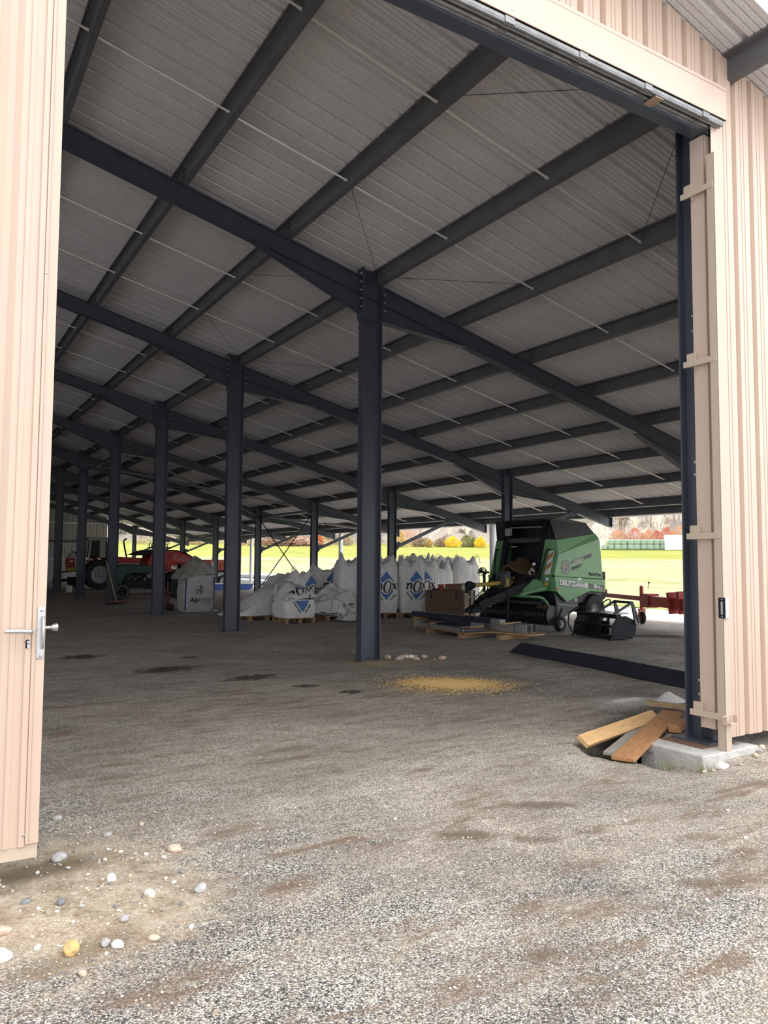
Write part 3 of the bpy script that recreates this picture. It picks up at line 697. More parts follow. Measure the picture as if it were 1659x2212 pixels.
def project(sh, bvh, face, scale, cz, cu=0, name='printed_emblem', mat_=None, parent=None, off=.005, mx=.05):
    """print 2D artwork on the bag face whose outward direction is `face`"""
    f = Vector(face).normalized(); ux = Vector((-f.y, f.x, 0)); vs, fs = fine2d(sh, mx); pts = []
    for x, y in vs:
        o = ux*(x*scale + cu) + Vector((0,0,cz + y*scale)) + f*2
        hit = bvh.ray_cast(o, -f); p = hit[0] if hit[0] else o - f*1.6
        pts.append(p + (hit[1]*(1 if hit[1].dot(f) > 0 else -1) if hit[0] else f)*off)
    return MB().add(pts, fs).build(name, mat_, parent, smooth=180, norm=False)
# emblem: blue lozenge split by a wave, serif lettering n O x, small lettering along the lower edges
def emblem():
    up = [(-.29,.24),(0,.62),(.31,.20),(.29,.15),(.24,.22),(.15,.28),(.04,.27),(-.06,.20),(-.14,.14),(-.22,.15)]
    dn = [(.29,-.26),(0,-.62),(-.29,-.25),(-.26,-.19),(-.20,-.27),(-.10,-.35),(.02,-.38),(.12,-.31),(.20,-.21),(.27,-.22)]
    blue = join2(poly2d(up), poly2d(dn))
    O = ring2d(.175,.26,.105,.225, ox=.012, sh=.16); O = xf2(O, .03, -.055)
    def st(p): return poly2d(p)
    n = join2(st([(-.46,-.17),(-.385,-.17),(-.335,.10),(-.41,.10)]), st([(-.43,.10),(-.34,.115),(-.345,.075),(-.44,.075)]),
              st([(-.365,.03),(-.30,.10),(-.235,.115),(-.20,.09),(-.195,.05),(-.25,.055),(-.30,.03),(-.37,-.03)]), st([(-.285,-.13),(-.205,-.13),(-.17,.07),(-.25,.08)]), st([(-.285,-.13),(-.24,-.175),(-.165,-.14),(-.175,-.12),(-.215,-.13)]))
    x = join2(st([(.235,.09),(.32,.10),(.44,-.14),(.37,-.16)]), st([(.22,-.165),(.25,-.165),(.46,.10),(.42,.105)]), st([(.215,.105),(.255,.105),(.255,.06),(.215,.07)]), st([(.405,-.165),(.47,-.13),(.46,-.11),(.40,-.13)]), st([(.205,-.17),(.255,-.17),(.25,-.125),(.215,-.125)]), st([(.42,.115),(.475,.10),(.46,.06),(.41,.07)]))
    L1 = xf2(text2d('Anaerobic', .105, bold=.003), -.30, -.46, -math.atan2(.43,.36)); L2 = xf2(text2d('Storage', .105, bold=.003), .27, -.50, math.atan2(.46,.38))
    return blue, join2(O, n, x, L1, L2)
EMB_B, EMB_K = emblem()
def loops(h, w, d, seed, who, parent):
    rnd = random.Random(seed)
    for sx, sy in who:
        x, y = sx*w*.40, sy*d*.40; q = MB()
        pts = [(x-.10*rnd.random()-.03, y+.02, h+.05), (x-.06, y, h+.24+.05*rnd.random()), (x+.01, y, h+.31+.06*rnd.random()), (x+.08, y-.01, h+.25), (x+.11, y-.02, h+.06)]
        sp = [Vector(pts[0])]
        for a, b in zip(pts, pts[1:]): sp += [Vector(a).lerp(Vector(b), .5), Vector(b)]
        q.tube(sp, .022, 6, .35); q.build('lifting_loop', WOVEN, parent, smooth=60)
def big_bag(x, y, rz, w, d, h, seed, lab, emb=None, ears=.2, lean=(0,0), z=.145, lp=((-1,-1),(1,-1)), seam=True, cu=0, sc=.68, czf=.60, collapse=0, bulge=.06, mat_=None, ez=(1,1,1,1)):
    t = thing('big_bag', lab, 'bag', (x,y,hg(x,y)+z), rz, 'white bulk bags in the bag store')
    q = bag_mesh(w, d, h, seed, ears, lean, bulge, collapse, ear_amp=ez); bv = bvh_of(q); q.build('sack', mat_ or WOVEN, t, smooth=60, norm=True)
    loops(h, w, d, seed, lp, t)
    if seam:
        for cx, cy in ((-1,-1),(1,-1)):
            f = Vector((cx,cy,0)).normalized(); pts = []
            for i in range(26):
                o = Vector((0,0,h*(i+.5)/26)) + f*2; hit = bv.ray_cast(o, -f)
                if hit[0]: pts.append(hit[0] + f*.004)
            q = MB(); q.tube(pts, .010, 5); q.build('seam', WOVEN2, t, smooth=60)
    for f in emb or ():
        e = project(EMB_B, bv, f, sc, h*czf, cu, 'blue_lozenge_print', PRINTB, t); e = project(EMB_K, bv, f, sc, h*czf, cu, 'black_letter_print', PRINTK, t, off=.008)
    return t
FR = R(8)
def bag_on_pallet(x, y, rz, w, d, h, seed, lab, plab, **k):
    pallet(x, y, rz, plab, (w*1.05/1.2, d*1.1/.96, 1)); return big_bag(x, y, rz, w, d, h, seed, lab, **k)
E1 = [(0,-1,0)]
bag_on_pallet(5.60,15.0,R(-24),.78,.80,1.32,3,'tall white bulk bag with blue lozenge emblem, just right of the central column','pallet under the lettered bag just right of the central column', emb=E1, cu=.02, ears=.30)
bag_on_pallet(6.36,14.72,R(-20),.80,.80,1.34,5,'tall white bulk bag with blue lozenge emblem, left of the wooden chest','pallet under the lettered bag left of the wooden chest', emb=E1, cu=.08, ears=.30, lean=(-.04,0))
bag_on_pallet(7.24,15.40,R(-16),.86,.84,1.34,8,'white bulk bag with half hidden emblem, behind the left end of the wooden chest','pallet under the half hidden lettered bag', emb=E1, cu=-.02, ears=.32)
bag_on_pallet(8.08,15.65,R(-8),.70,.75,1.18,11,'plain white bulk bag behind the cardboard box on the wooden chest','pallet under the plain bag behind the chest', ears=.40)
bag_on_pallet(9.02,15.75,R(-6),.98,.92,1.38,13,'big plain white bulk bag nearest the baler','pallet under the plain bag nearest the baler', ears=.34)
for x, y, s_, l, pl in ((6.55,16.6,21,'white bulk bag in the back row, its crumpled top showing above the central lettered bags','pallet at the back under the bag behind the lettered pair'), (8.15,17.0,22,'white bulk bag in the back row behind the half hidden lettered bag','pallet at the back under the bag behind the half hidden lettered one'), (9.35,17.2,24,'white bulk bag in the back row behind the big plain bag nearest the baler','pallet at the back under the bag behind the big plain one')):
    bag_on_pallet(x,y,R(-12),.90,.9,1.46,s_,l,pl,ears=.30, lp=((-1,-1),), collapse=.12)
bag_on_pallet(4.80,15.75,R(-14),.80,.85,1.36,31,'tall plain white bulk bag partly hidden left of the central column','pallet under the tall bag left of the central column', ears=.36)
bag_on_pallet(4.62,16.95,R(-14),1.0,.9,1.16,34,'white bulk bag with emblem and slack open top, behind the heap of crumpled bags','pallet under the slack-topped lettered bag', emb=E1, cu=.15, ears=.26, collapse=.25, czf=.66)
bag_on_pallet(3.62,16.45,R(-10),.9,.85,.98,36,'white bulk bag with twisted emblem leaning behind the low front bag','pallet under the leaning lettered bag', emb=E1, cu=.16, ears=.26, lean=(-.12,0), czf=.66, collapse=.2)

# low front bag with its top folded over
pallet(2.40,14.40,R(2),'pallet under the low half-full front bag with folded top',(.74,.86,1))
t = thing('big_bag', 'low half-full white bulk bag at the front, its lettered top folded over', 'bag', (2.40,14.40,hg(2.4,14.4)+.145), R(2), 'white bulk bags in the bag store')
def low(u, v):
    a = 2*PI*u; r = sq(a, 5.5); b = 1+.10*math.sin(PI*v); x, y = r*math.cos(a)*.46*b, r*math.sin(a)*.43*b; f = 1+.05*noise.noise(Vector((x*3,y*3,v*2+4)))+.02*noise.noise(Vector((x*9,y*9,v*5))); return (x*f, y*f, v*.47)
q = MB(); q.grid(low, 64, 14, True); q.grid(lambda u, v: (low(u,1)[0]*(1-v), low(u,1)[1]*(1-v), .47+.05*math.sin(v*PI/2)), 64, 6, True); q.add([low(i/64,0) for i in range(64)], [tuple(range(64))[::-1]]); bv = bvh_of(q); q.build('sack', WOVEN, t, smooth=60)
def cloth(u, v, sx, sy, h, seed, prof=None):
    x, y = (u-.5)*2, (v-.5)*2; d = max(abs(x), abs(y)); k = max(0, 1-d**2.2)
    n1 = noise.noise(Vector((x*1.3+seed, y*1.3, seed))); n2 = 1-abs(noise.noise(Vector((x*2.6, y*2.6+seed, 1))))*2; n3 = noise.noise(Vector((x*7,y*7,seed)))
    z = h*k*(.75+.5*n1) + .10*h*n2*k + .05*h*n3
    return (x*sx*(1+.12*n1), y*sy*(1+.12*n3), z)
tr3 = [(-.20,.0),(.24,.0),(.02,-.30)]
project(join2(poly2d(tr3)), bv, (0,-1,0), 1, .45, 0, 'blue_lozenge_print', PRINTB, t)
project(join2(xf2(text2d('Anaerobic',.085,bold=.002),-.14,-.17,-math.atan2(.30,.22)), xf2(text2d('Storage',.085,bold=.002),.17,-.20,math.atan2(.30,.22))), bv, (0,-1,0), 1, .45, 0, 'black_letter_print', PRINTK, t, off=.008)
q = MB(); q.grid(lambda u, v: tuple(Vector(cloth(u,v,.47,.45,.36,2.3)) + Vector((0,.03,.45+.10*u))), 46, 40); bv2 = bvh_of(q); q.build('folded_top', WOVEN, t, smooth=75, solid=.006)
# squashed lettering on the folded flap
def drop(sh, bv_, org, ux, uy, name, m_, par, off=.012):
    vs, fs = fine2d(sh, .05); pts = []
    for x, y in vs:
        p = Vector(org) + Vector(ux)*x + Vector(uy)*y; hit = bv_.ray_cast(Vector((p.x,p.y,3)), Vector((0,0,-1))); pts.append((hit[0] if hit[0] else p) + Vector((0,-.004,off)))
    return MB().add(pts, fs).build(name, m_, par, smooth=180, norm=False)
drop(EMB_K, bv2, (.02,-.24,0), (.72,0,0), (0,.36,0), 'black_letter_print', PRINTK, t)
drop(poly2d([(-.1,.02),(.14,.02),(.16,.2),(.0,.24),(-.08,.15)]), bv2, (.05,-.22,0), (.9,0,0), (0,.7,0), 'blue_lozenge_print', PRINTB, t, off=.016)
for pts in ([(-.42,-.36,.52),(-.36,-.46,.66),(-.31,-.49,.60),(-.30,-.49,.42)], [(.14,-.10,.84),(.26,-.26,.80),(.31,-.40,.66),(.30,-.46,.50)]):
    q = MB(); q.tube(pts, .036, 6, .3); q.build('lifting_loop', WOVEN, t, smooth=60)
# slumped bag to its left
pallet(2.0,15.8,R(6),'pallet under the slumped bag beside the second near column')
t = thing('big_bag', 'slumped white bulk bag sagging to the left over its pallet', 'bag', (1.95,15.85,hg(1.95,15.85)+.145), R(4), 'white bulk bags in the bag store')
def slump(u, v):
    a = 2*PI*u; ht = lambda x: .05 + .80*sstep(-1.05,.62,x)
    if v < .7: k = v/.7; r = sq(a, 4.5)*(1-.04*k); x, y = r*math.cos(a)*1.0-.08, r*math.sin(a)*.55; z = ht(x)*k**.8*.8
    else: k = (v-.7)/.3; r = sq(a, 4.5)*.96*(1-k); x, y = r*math.cos(a)*1.0-.08, r*math.sin(a)*.55; z = ht(x)*(.8+.25*math.sin(k*PI/2))
    n = noise.noise(Vector((x*2.2,y*2.2,z*2+9))); n2 = noise.noise(Vector((x*6,y*6,z*4)))
    return (x*(1+.05*n), y*(1+.06*n2), max(0, z*(1+.12*n)+.04*n2*v))
q = MB(); q.grid(slump, 72, 30, True); bv = bvh_of(q); q.build('sack', WOVEN2 if False else WOVEN, t, smooth=60)
project(poly2d([(-.12,-.13),(.1,-.15),(.16,.05),(-.1,.12)]), bv, (0,-1,0), 1, .45, .52, 'blue_lozenge_print', PRINTB, t)
project(join2(xf2(text2d('erobic',.10),0,0,R(-50))), bv, (0,-1,0), 1, .30, .40, 'black_letter_print', PRINTK, t, off=.008)
q = MB(); q.grid(lambda u, v: tuple(Vector(cloth(u,v,.52,.45,.50,7.7)) + Vector((1.02,.45,.66))), 40, 36); q.build('slack_top', WOVEN2, t, smooth=75, solid=.006)
q = MB(); q.tube([(.40,-.48,.78),(.28,-.60,.84),(.22,-.62,.66),(.25,-.62,.50),(.33,-.61,.48),(.34,-.6,.60)], .034, 6, .3); q.build('lifting_loop', WOVEN, t, smooth=60)
q = MB(); pts = []
for i in range(20):
    hit = bv.ray_cast(Vector((-.28,-2,.03+.5*i/20)), Vector((0,1,0)))
    if hit[0]: pts.append(hit[0] + Vector((0,-.004,0)))
q.tube(pts, .010, 5); q.build('seam', WOVEN2, t, smooth=60)
# heap of empty crumpled bags
pallet(3.95,14.95,R(4),'pallet buried under the heap of crumpled empty bags')
HEAP = [(3.75,15.0,.30,.62,.48,.42,1.1,'crumpled empty white bag on the left of the heap'),(4.1,14.75,.16,.62,.50,.30,5.2,'crumpled empty white bag sagging to the floor at the right of the heap'),(4.15,15.3,.50,.55,.45,.44,8.4,'crumpled empty white bag on top of the heap'),(4.1,14.25,.04,.42,.36,.26,3.3,'crumpled empty grey bag at the foot of the heap beside the central column')]
for x, y, z, sx_, sy_, h, sd_, l in HEAP:
    q = MB(); q.M = Matrix.Translation((x,y,z)) @ Matrix.Rotation(sd_, 4, 'Z')
    def cr(u, v):
        p = Vector(cloth(u, v, sx_, sy_, h, sd_)); a = noise.noise(p*6+Vector((sd_,0,0))); b = 1-2*abs(noise.noise(p*3.5+Vector((0,sd_,0)))); return (p.x+.05*a, p.y+.05*b, max(-z+.03, p.z + .07*b + .03*a - .12*max(0, max(abs(u-.5),abs(v-.5))*2-.75)/.25))
    q.grid(cr, 48, 44); o = q.build('crumpled_bag', WOVEN if sd_ != 3.3 else WOVEN2, smooth=80, solid=.006); tag(o, l, 'bag', 'crumpled empty bags')

# sack with the green emblem
t = thing('big_bag', 'greyish white sack with round green letter emblem and blue corner tapes', 'bag', (1.52,20.05,0), R(-2))
q = bag_mesh(1.02,1.02,1.16,41,ears=.10,bulge=.03,collapse=.5); bv = bvh_of(q); SACKG = mat('grey_white_sack',(.62,.61,.62),.65,var=.08,bump=.1,bscale=60); q.build('sack', SACKG, t, smooth=60)
q = MB(); q.grid(lambda u, v: tuple(Vector(cloth(u,v,.60,.55,.55,4.4)) + Vector((-.10,.0,1.04+.22*u))), 44, 40); q.build('slack_top', mat('dull_liner',(.44,.42,.38),.4,var=.2,bump=.2,bscale=25), t, smooth=75, solid=.006)
q = MB(); q.grid(lambda u, v: (.36+.16*u+.03*math.sin(v*9), -.38+.3*u*v, 1.10+.62*v-.16*u*v+.03*math.sin(u*14)), 10, 12); q.build('upright_flap', MATS['dull_liner'], t, smooth=75, solid=.008)
for cx in (-1, 1):
    pts = []; f = Vector((cx,-1,0)).normalized()
    for i in range(26):
        hit = bv.ray_cast(Vector((0,0,.04+1.12*i/26)) + f*2, -f)
        if hit[0]: pts.append(hit[0] + f*.006)
    q = MB(); q.tube(pts, .022, 6); q.build('corner_tape', mat('navy_tape',(.03,.045,.16),.6), t, smooth=60)
GP = mat('dark_olive_print',(.05,.06,.02),.6)
A = join2(poly2d([(-.33,-.36),(-.26,-.36),(.06,.30),(.20,.44),(.12,.44),(-.02,.26)]), poly2d([(.08,.44),(.20,.44),(.14,-.16),(.18,-.24),(.30,-.08),(.28,-.18),(.18,-.32),(.06,-.30),(.04,-.16)]), poly2d([(-.30,-.10),(.28,-.02),(.30,.04),(-.18,.02),(-.28,-.02)]))
def aface(f, cu, nm):
    project(join2(ring2d(.42,.42,.385,.385,40), A), bv, f, .33, .70, cu, nm, GP, t, mx=.04)
    project(join2(xf2(text2d('Alpi',.24,shear=.35,bold=.008),-.22,0), xf2(text2d('FEED',.22,shear=.3),.26,0), xf2(poly2d([(-.55,-.15),(.52,-.11),(.52,-.098),(-.55,-.138)])), xf2(text2d('BIG BAG',.055,shear=.2),.36,-.19), xf2(text2d('CE',.1),.46,-.36), xf2(text2d('1000 kg',.06),.46,-.48)), bv, f, .78, .38, cu, 'black_letter_print', PRINTK, t, mx=.05)
aface((0,-1,0), -.02, 'green_emblem_print'); aface((1,0,0), 0, 'green_emblem_print')
q = MB(); q.grid(lambda u, v: (.45+.14*u, -.55+1.06*v, .015+.03*u+.01*math.sin(v*20)), 4, 14); q.build('bottom_hem', WOVEN, t, smooth=70, solid=.012)

# ------------------------------------------------------------------ wooden chest with boxes on it
t = thing('wooden_chest', 'dark brown wooden chest with black strap hinges and paler slatted end', 'chest', (6.86,13.42,hg(6.86,13.42)), R(-62))
# local: long face towards -y
def chest_pt(): pass
bpy.data.objects['wooden_chest'].rotation_euler.z = R(-56)
q = MB(); q.box((0,0,.42),(1.14,.95,.80)); q.build('body', CRATEW, t, bevel=.006)
q = MB(); q.box((0,0,.835),(1.17,.98,.03)); q.build('lid', CRATEW, t, bevel=.004)
for i in range(6):
    q = MB(); q.box((.58,0,.09+.135*i),(.02,.93,.118)); q.build('end_slat', CRATEL, t)
for y in (-.455,.455): 
    q = MB(); q.box((.60,y,.42),(.03,.06,.82)); q.build('corner_batten', CRATEL, t)
q = MB(); q.box((.605,.06,.42),(.04,.075,.86)); q.build('middle_batten', CRATEW, t)
for x in (-.40,.36):
    q = MB(); q.box((x,-.482,.72),(.05,.012,.27)); q.box((x,-.44,.853),(.05,.10,.01)); h_ = q.build('strap_hinge', BLACK, t)
    q = MB()
    for z in (.61,.69,.77): q.cyl((x,-.487,z),(x,-.494,z),.008,n=8)
    q.build('screws', GALV, h_)['kind'] = 'stuff'
cz = hg(6.86,13.42)+.852
def onchest(x, y, z=0):
    v = Matrix.Rotation(R(-56),3,'Z') @ Vector((x,y,0)); return (6.86+v.x, 13.42+v.y, cz+z)
t = thing('cardboard_box', 'open brown cardboard box with white end on the wooden chest', 'box', onchest(.22,-.12), R(-46))
q = MB(); q.span((-.28,-.18,0),(.20,-.17,.16)); q.span((-.28,.17,0),(.20,.18,.17)); q.span((-.28,-.18,0),(-.27,.18,.17)); q.span((-.28,-.18,0),(.28,.18,.01)); q.build('body', CARD, t)
q = MB(); q.span((.20,-.182,0),(.34,-.172,.17)); q.span((.33,-.18,0),(.34,.18,.17)); q.build('printed_end', mat('white_card',(.6,.58,.55),.6), t)
q = MB(); q.add([(.24,-.184,0),(.33,-.184,0),(.33,-.184,.08)],[(0,1,2)]); q.build('orange_print', mat('pale_orange_print',(.6,.2,.12),.6), t)
q = MB(); q.bar((-.27,-.18,.16),(.30,-.18,.185),.006,.03); q.bar((.30,-.18,.17),(.36,-.12,.20),.006,.05); q.build('flap', CARDR, t)
t = thing('cardboard_box', 'small torn red box lying on the wooden chest', 'box', onchest(-.17,-.16), R(-52))
q = MB(); q.span((-.10,-.09,0),(.08,-.085,.16)); q.span((-.10,-.09,0),(-.095,.09,.14)); q.span((-.10,-.09,0),(.08,.09,.006)); q.build('body', CARDR, t)
q = MB(); q.grid(lambda u,v: (-.10+.18*u,-.095-.04*v,.16-.07*v), 4,4); q.build('flap', mat('orange_card',(.40,.13,.05),.7), t, solid=.004)
q = MB()
rnd = random.Random(4)
for i in range(14): q.blob(tuple(a+b for a,b in zip(onchest(-.42+.045*i,-.25+.1*rnd.random()),(0,0,.02))),(.04,.03,.022),i,.3,1)
o = q.build('black_twine_tangle', BLACK, smooth=60); tag(o, 'black tangle of twine lying on the front edge of the wooden chest', 'twine')

# ------------------------------------------------------------------ round baler
BF = Vector((-.99,-.146,0)).normalized()
ROOT = thing('round_baler', 'green and black round baler with drawbar and large rear tyres', 'baler', (7.83,10.49,hg(7.83,10.49)-.01), math.atan2(BF.y, BF.x))
def bp(nm, m_, q, par=None, **k): return q.build(nm, m_, par or ROOT, **k)
UP = [(1.01,1.33),(.83,1.87),(-.86,2.29),(-.90,2.2),(-1.01,1.24)]
for s in (1, -1):
    y = 1.05*s
    q = MB(); q.plate([(x,y,z) for x,z in UP], (0,-.03*s,0)); 
    q.add([(.83,y,1.87),(.82,y-.06*s,2.22),(-.78,y-.06*s,2.42),(-.86,y,2.29),(.83,y-.03*s,1.87),(.82,y-.09*s,2.22),(-.78,y-.09*s,2.42),(-.86,y-.03*s,2.29)], [(0,1,2,3),(4,5,6,7),(0,1,5,4),(1,2,6,5),(2,3,7,6)])
    sp_ = bp('side_panel', GREEN, q, bevel=.008)
    q = MB(); q.plate([(1.03,1.09*s,1.33),(-1.06,1.09*s,1.215),(-1.07,1.09*s,.89),(-.39,1.09*s,.935),(.57,1.09*s,.685),(.97,1.09*s,.955)], (0,-.05*s,0)); sk = bp('skirt_panel', GREEN, q, bevel=.012)
    q = MB(); q.add([(.82,.99*s,2.22),(.86,.66*s,2.23),(1.08,.66*s,1.32),(1.01,1.05*s,1.33),(.83,1.05*s,1.87)], [(0,1,2,3,4)]); fl = bp('front_flap', GREEN, q, solid=.02)
    q = MB(); q.add([(1.03,1.09*s,1.325),(1.12,.70*s,1.325),(1.06,.72*s,.97),(.97,1.09*s,.955)], [(0,1,2,3)]); f2 = bp('lower_flap', GREEN, q, solid=.02)
    # grab rail
    q = MB(); q.tube([(.90,.86*s,1.98),(.99,.84*s,1.98),(1.03,.82*s,1.92),(1.17,.76*s,1.34),(1.22,.76*s,1.22)], .022, 8); bp('grab_rail', BLACK, q, smooth=50)
    q = MB(); q.plate([(.82,.97*s,2.22),(.96,.90*s,2.72),(.29,.93*s,2.745),(-.45,.93*s,2.67),(-.78,.97*s,2.42)], (0,-.03*s,0)); bp('hood_side', DARKIN, q, bevel=.01); q = MB(); q.add([(.82,.97*s,2.22),(.96,.89*s,2.72),(.74,.60*s,2.74),(.86,.64*s,2.22)],[(0,1,2,3)]); bp('hood_cheek', DARKIN, q, solid=.02)
    q = MB(); q.bar((.72,.62*s,2.74),(1.07,.60*s,1.22),.16,.11, up=(0,1,0)); bp('front_post', BLACK, q, bevel=.008)
    q = MB(); q.plate([(.95,1.0*s,.955),(.57,1.0*s,.68),(.0,1.0*s,.84),(-.02,1.0*s,.52),(.57,1.0*s,.30),(.78,1.0*s,.33)], (0,-.03*s,0)); mg = bp('mudguard', GREY, q, bevel=.006)
    q = MB(); q.bar((.80,1.005*s,.64),(0,1.005*s,.56),.012,.02); q.build('fold_line', LGREY, mg)
    q = MB(); q.plate([(-.35,.98*s,.93),(-1.05,.98*s,.90),(-1.02,.98*s,.72),(-.75,.98*s,.86),(-.45,.98*s,.86)],(0,-.3*s,0)); bp('rear_mudguard', GREY, q)
    # big tyre
    c = (-.68,.90*s,.425)
    tyre = MB(); tyre.lathe([(.20,-.15),(.33,-.165),(.395,-.15),(.415,-.10),(.42,0),(.415,.10),(.395,.15),(.33,.165),(.20,.15)], c, (0,1,0), 40)
    for i in range(40):
        a = 2*PI*i/40
        for o_ in (-.075,.075):
            p = Vector(c) + Vector((math.cos(a)*.42, o_, math.sin(a)*.42)); tyre.box(p, (.02,.12,.03), (0,-a,0))
    ty = bp('rear_tyre', RUBBER, tyre, smooth=40)
    q = MB(); q.lathe([(.215,.14*s),(.215,.10*s),(.17,.06*s),(.09,.04*s),(.08,.09*s),(0,.09*s)], c, (0,1,0), 28); q.build('rim', LGREY, ty, smooth=40)
    # gauge wheel
    c = (1.02,1.22*s,.185); q = MB(); q.lathe([(.10,-.065),(.15,-.075),(.18,-.05),(.19,0),(.18,.05),(.15,.075),(.10,.065)], c, (0,1,0), 32); gw = bp('gauge_wheel', RUBBER, q, smooth=50)
    q = MB(); q.lathe([(.105,.06*s),(.10,.035*s),(.05,.03*s),(.045,.07*s),(0,.07*s)], c, (0,1,0), 24); q.build('rim', LGREY, gw, smooth=40)
    q = MB(); q.bar((1.02,1.13*s,.19),(.80,1.12*s,.55),.03,.05); q.build('wheel_arm', BLACK, gw)
    q = MB(); q.lathe([(0,.25-.25),(.24,0),(.25,.012),(0,.012)], (1.10,1.06*s,.37), (0,s,0), 28); ep = bp('pickup_end_plate', GREY, q, smooth=40)
    if s == 1:
        Y = 1.055
        q = MB(); q.add([(1.03-.06,Y-.11+.025,1.93),(1.07,Y-.19,1.93),(1.17,Y-.30+.03,1.36),(1.085,Y-.13,1.36)], [(0,1,2,3)])
        # hazard board with diagonal bars
        a, b_, c_, d_ = Vector((.90,.99,1.94)), Vector((.93,.87,1.94)), Vector((1.05,.80,1.36)), Vector((1.02,.96,1.36)); nrm = (b_-a).cross(d_-a).normalized(); nrm = nrm if nrm.dot(Vector((.6,.8,0))) > 0 else -nrm
        off = nrm*.05; P4 = lambda u, v, o=0: (a.lerp(b_,u)).lerp(d_.lerp(c_,u), v) + off + nrm*o
        q = MB(); q.plate([P4(0,0),P4(1,0),P4(1,1),P4(0,1)], -nrm*.01); hz = q.build('hazard_board', WHITEP, ROOT, bevel=.003)
        q = MB()
        for v0 in (.02,.44): q.add([P4(.02,v0,.015),P4(.98,v0+.20,.015),P4(.98,v0+.42,.015),P4(.02,v0+.22,.015)], [(0,1,2,3)])
        q.build('orange_bars', mat('faded_orange',(.50,.24,.09),.5), hz)
        # lettering
        ux = Vector((-1,0,-.055)).normalized(); uy = Vector((0,0,1)); tilt = Vector((-1,0,-.095)).normalized()
        yv = 1.0935
        q = MB(); q.add([(.86,yv,1.235),(-.985,yv,1.075),(-.985,yv,.955),(.86,yv,1.09)], [(0,1,2,3)]); st_ = q.build('stripe', mat('grey_decal',(.085,.085,.095),.45), ROOT, norm=False)
        flat_decal(text2d('DEUTZ-FAHR', .165, bold=.010, sx=1.18), (.27,yv+.003,1.118), tilt, uy, 'white_lettering', WHITEP, st_)
        flat_decal(text2d('RB 4.', .135, bold=.005), (-.68,yv+.003,1.038), tilt, uy, 'white_lettering', WHITEP, st_); flat_decal(text2d('60', .075, bold=.003), (-.875,yv+.003,1.005), tilt, uy, 'white_lettering', WHITEP, st_)
        yv2 = 1.0535
        flat_decal(text2d('MasterPress', .135, bold=.004, sx=.80), (-.66,yv2,1.36), ux, uy, 'black_lettering', PRINTK, sp_)
        sl = Vector((-1,0,.235)).normalized(); su = Vector((0,0,1))
        dk = mat('grey_print',(.08,.08,.085),.5); pl_ = mat('pale_print',(.55,.56,.50),.5)
        q = ring2d(.175,.175,0.001,0.001,36); flat_decal(q, (.56,yv2,1.545), (-1,0,0), su, 'round_emblem', pl_, sp_)
        flat_decal(join2(*[ring2d(r_,r_,r_-.018,r_-.018,36) for r_ in (.175,.13,.09,.05)]), (.56,yv2+.002,1.545), (-1,0,0), su, 'emblem_rings', dk, sp_)
        flat_decal(poly2d([(0,-.045),(.86,-.045),(.88,.045),(0,.045)]), (.33,yv2,1.655), sl, su, 'dark_bar', dk, sp_)
        flat_decal(text2d('CONTROLLED', .075, shear=.1, bold=.002), (.07,yv2+.003,1.715), sl, su, 'white_lettering', WHITEP, sp_)
        flat_decal(poly2d([(0,-.015),(.52,-.015),(.52,.015),(0,.015)]), (.40,yv2+.002,1.585), sl, su, 'pale_bar', pl_, sp_)
        flat_decal(text2d('DENSITY', .105, shear=.1, bold=.003), (.12,yv2+.002,1.545), sl, su, 'black_lettering', PRINTK, sp_)
        q = MB(); q.span((.12,1.089,1.215),(-.03,1.094,1.28)); q.build('small_label', WHITEP, sk)
        for x, z in ((.93,1.02),(-1.0,.925)):
            q = MB(); q.lathe([(0,.012),(.03,.010),(.035,0)], (x,1.09,z), (0,1,0), 16); q.build('orange_reflector', ORANGE, sk, smooth=50)
        q = MB(); q.span((.13,1.0,.70),(.07,1.012,.76)); q.build('small_label', WHITEP, mg)
        q = MB(); q.lathe([(0,.01),(.035,.008),(.04,0)], (1.135,.93,1.255), (.8,.55,0), 16); q.build('white_reflector', WHITEP, f2, smooth=50)
        q = MB(); q.cyl((1.13,.92,1.13),(1.20,.96,1.13),.035,n=10); q.box((1.2,.92,1.13),(.03,.05,.07)); q.build('yellow_plug', STICK, f2)
        q = MB(); q.cyl((1.03,1.06,1.33),(1.10,1.10,1.33),.03,n=8); q.build('latch', BLACK, sk)
# top, back and chamber
q = MB()
for (x0,z0),(x1,z1) in zip([(.94,2.72),(.29,2.745),(-.45,2.67),(-.78,2.42),(-.95,1.9)], [(.29,2.745),(-.45,2.67),(-.78,2.42),(-.95,1.9),(-1.02,.9)]): q.add([(x0,-.93,z0),(x0,.93,z0),(x1,.95,z1),(x1,-.95,z1)], [(0,1,2,3)])
bp('hood_top', DARKIN, q, solid=.025)
q = MB()
for i in range(7): q.box((.30, -.78+.26*i, 1.9),(.03,.25,1.65))
bp('chamber_boards', DARKIN, q)
q = MB(); q.box((.2,0,.9),(1.4,1.9,.5)); bp('chamber_floor', DARKIN, q)
q = MB(); q.bar((.72,-.62,2.70),(.72,.62,2.70),.10,.12); bp('top_beam', BLACK, q, bevel=.01)
q = MB(); q.cyl((.74,-.56,2.56),(.74,.56,2.56),.018,n=8); bp('top_rail', LGREY, q)
q = MB(); q.cyl((.80,-.56,2.22),(.80,.56,2.22),.075,n=18); bp('cross_roller', GREY, q, smooth=50)
q = MB(); q.box((.90,-.50,2.44),(.10,.17,.20)); cb = bp('control_box', LGREY, q, bevel=.01)
q = MB(); q.tube([(.92,-.48,2.34),(.94,-.50,2.2),(.90,-.56,2.1),(.94,-.54,2.0)], .014, 6); q.build('cable', BLACK, cb, smooth=60)
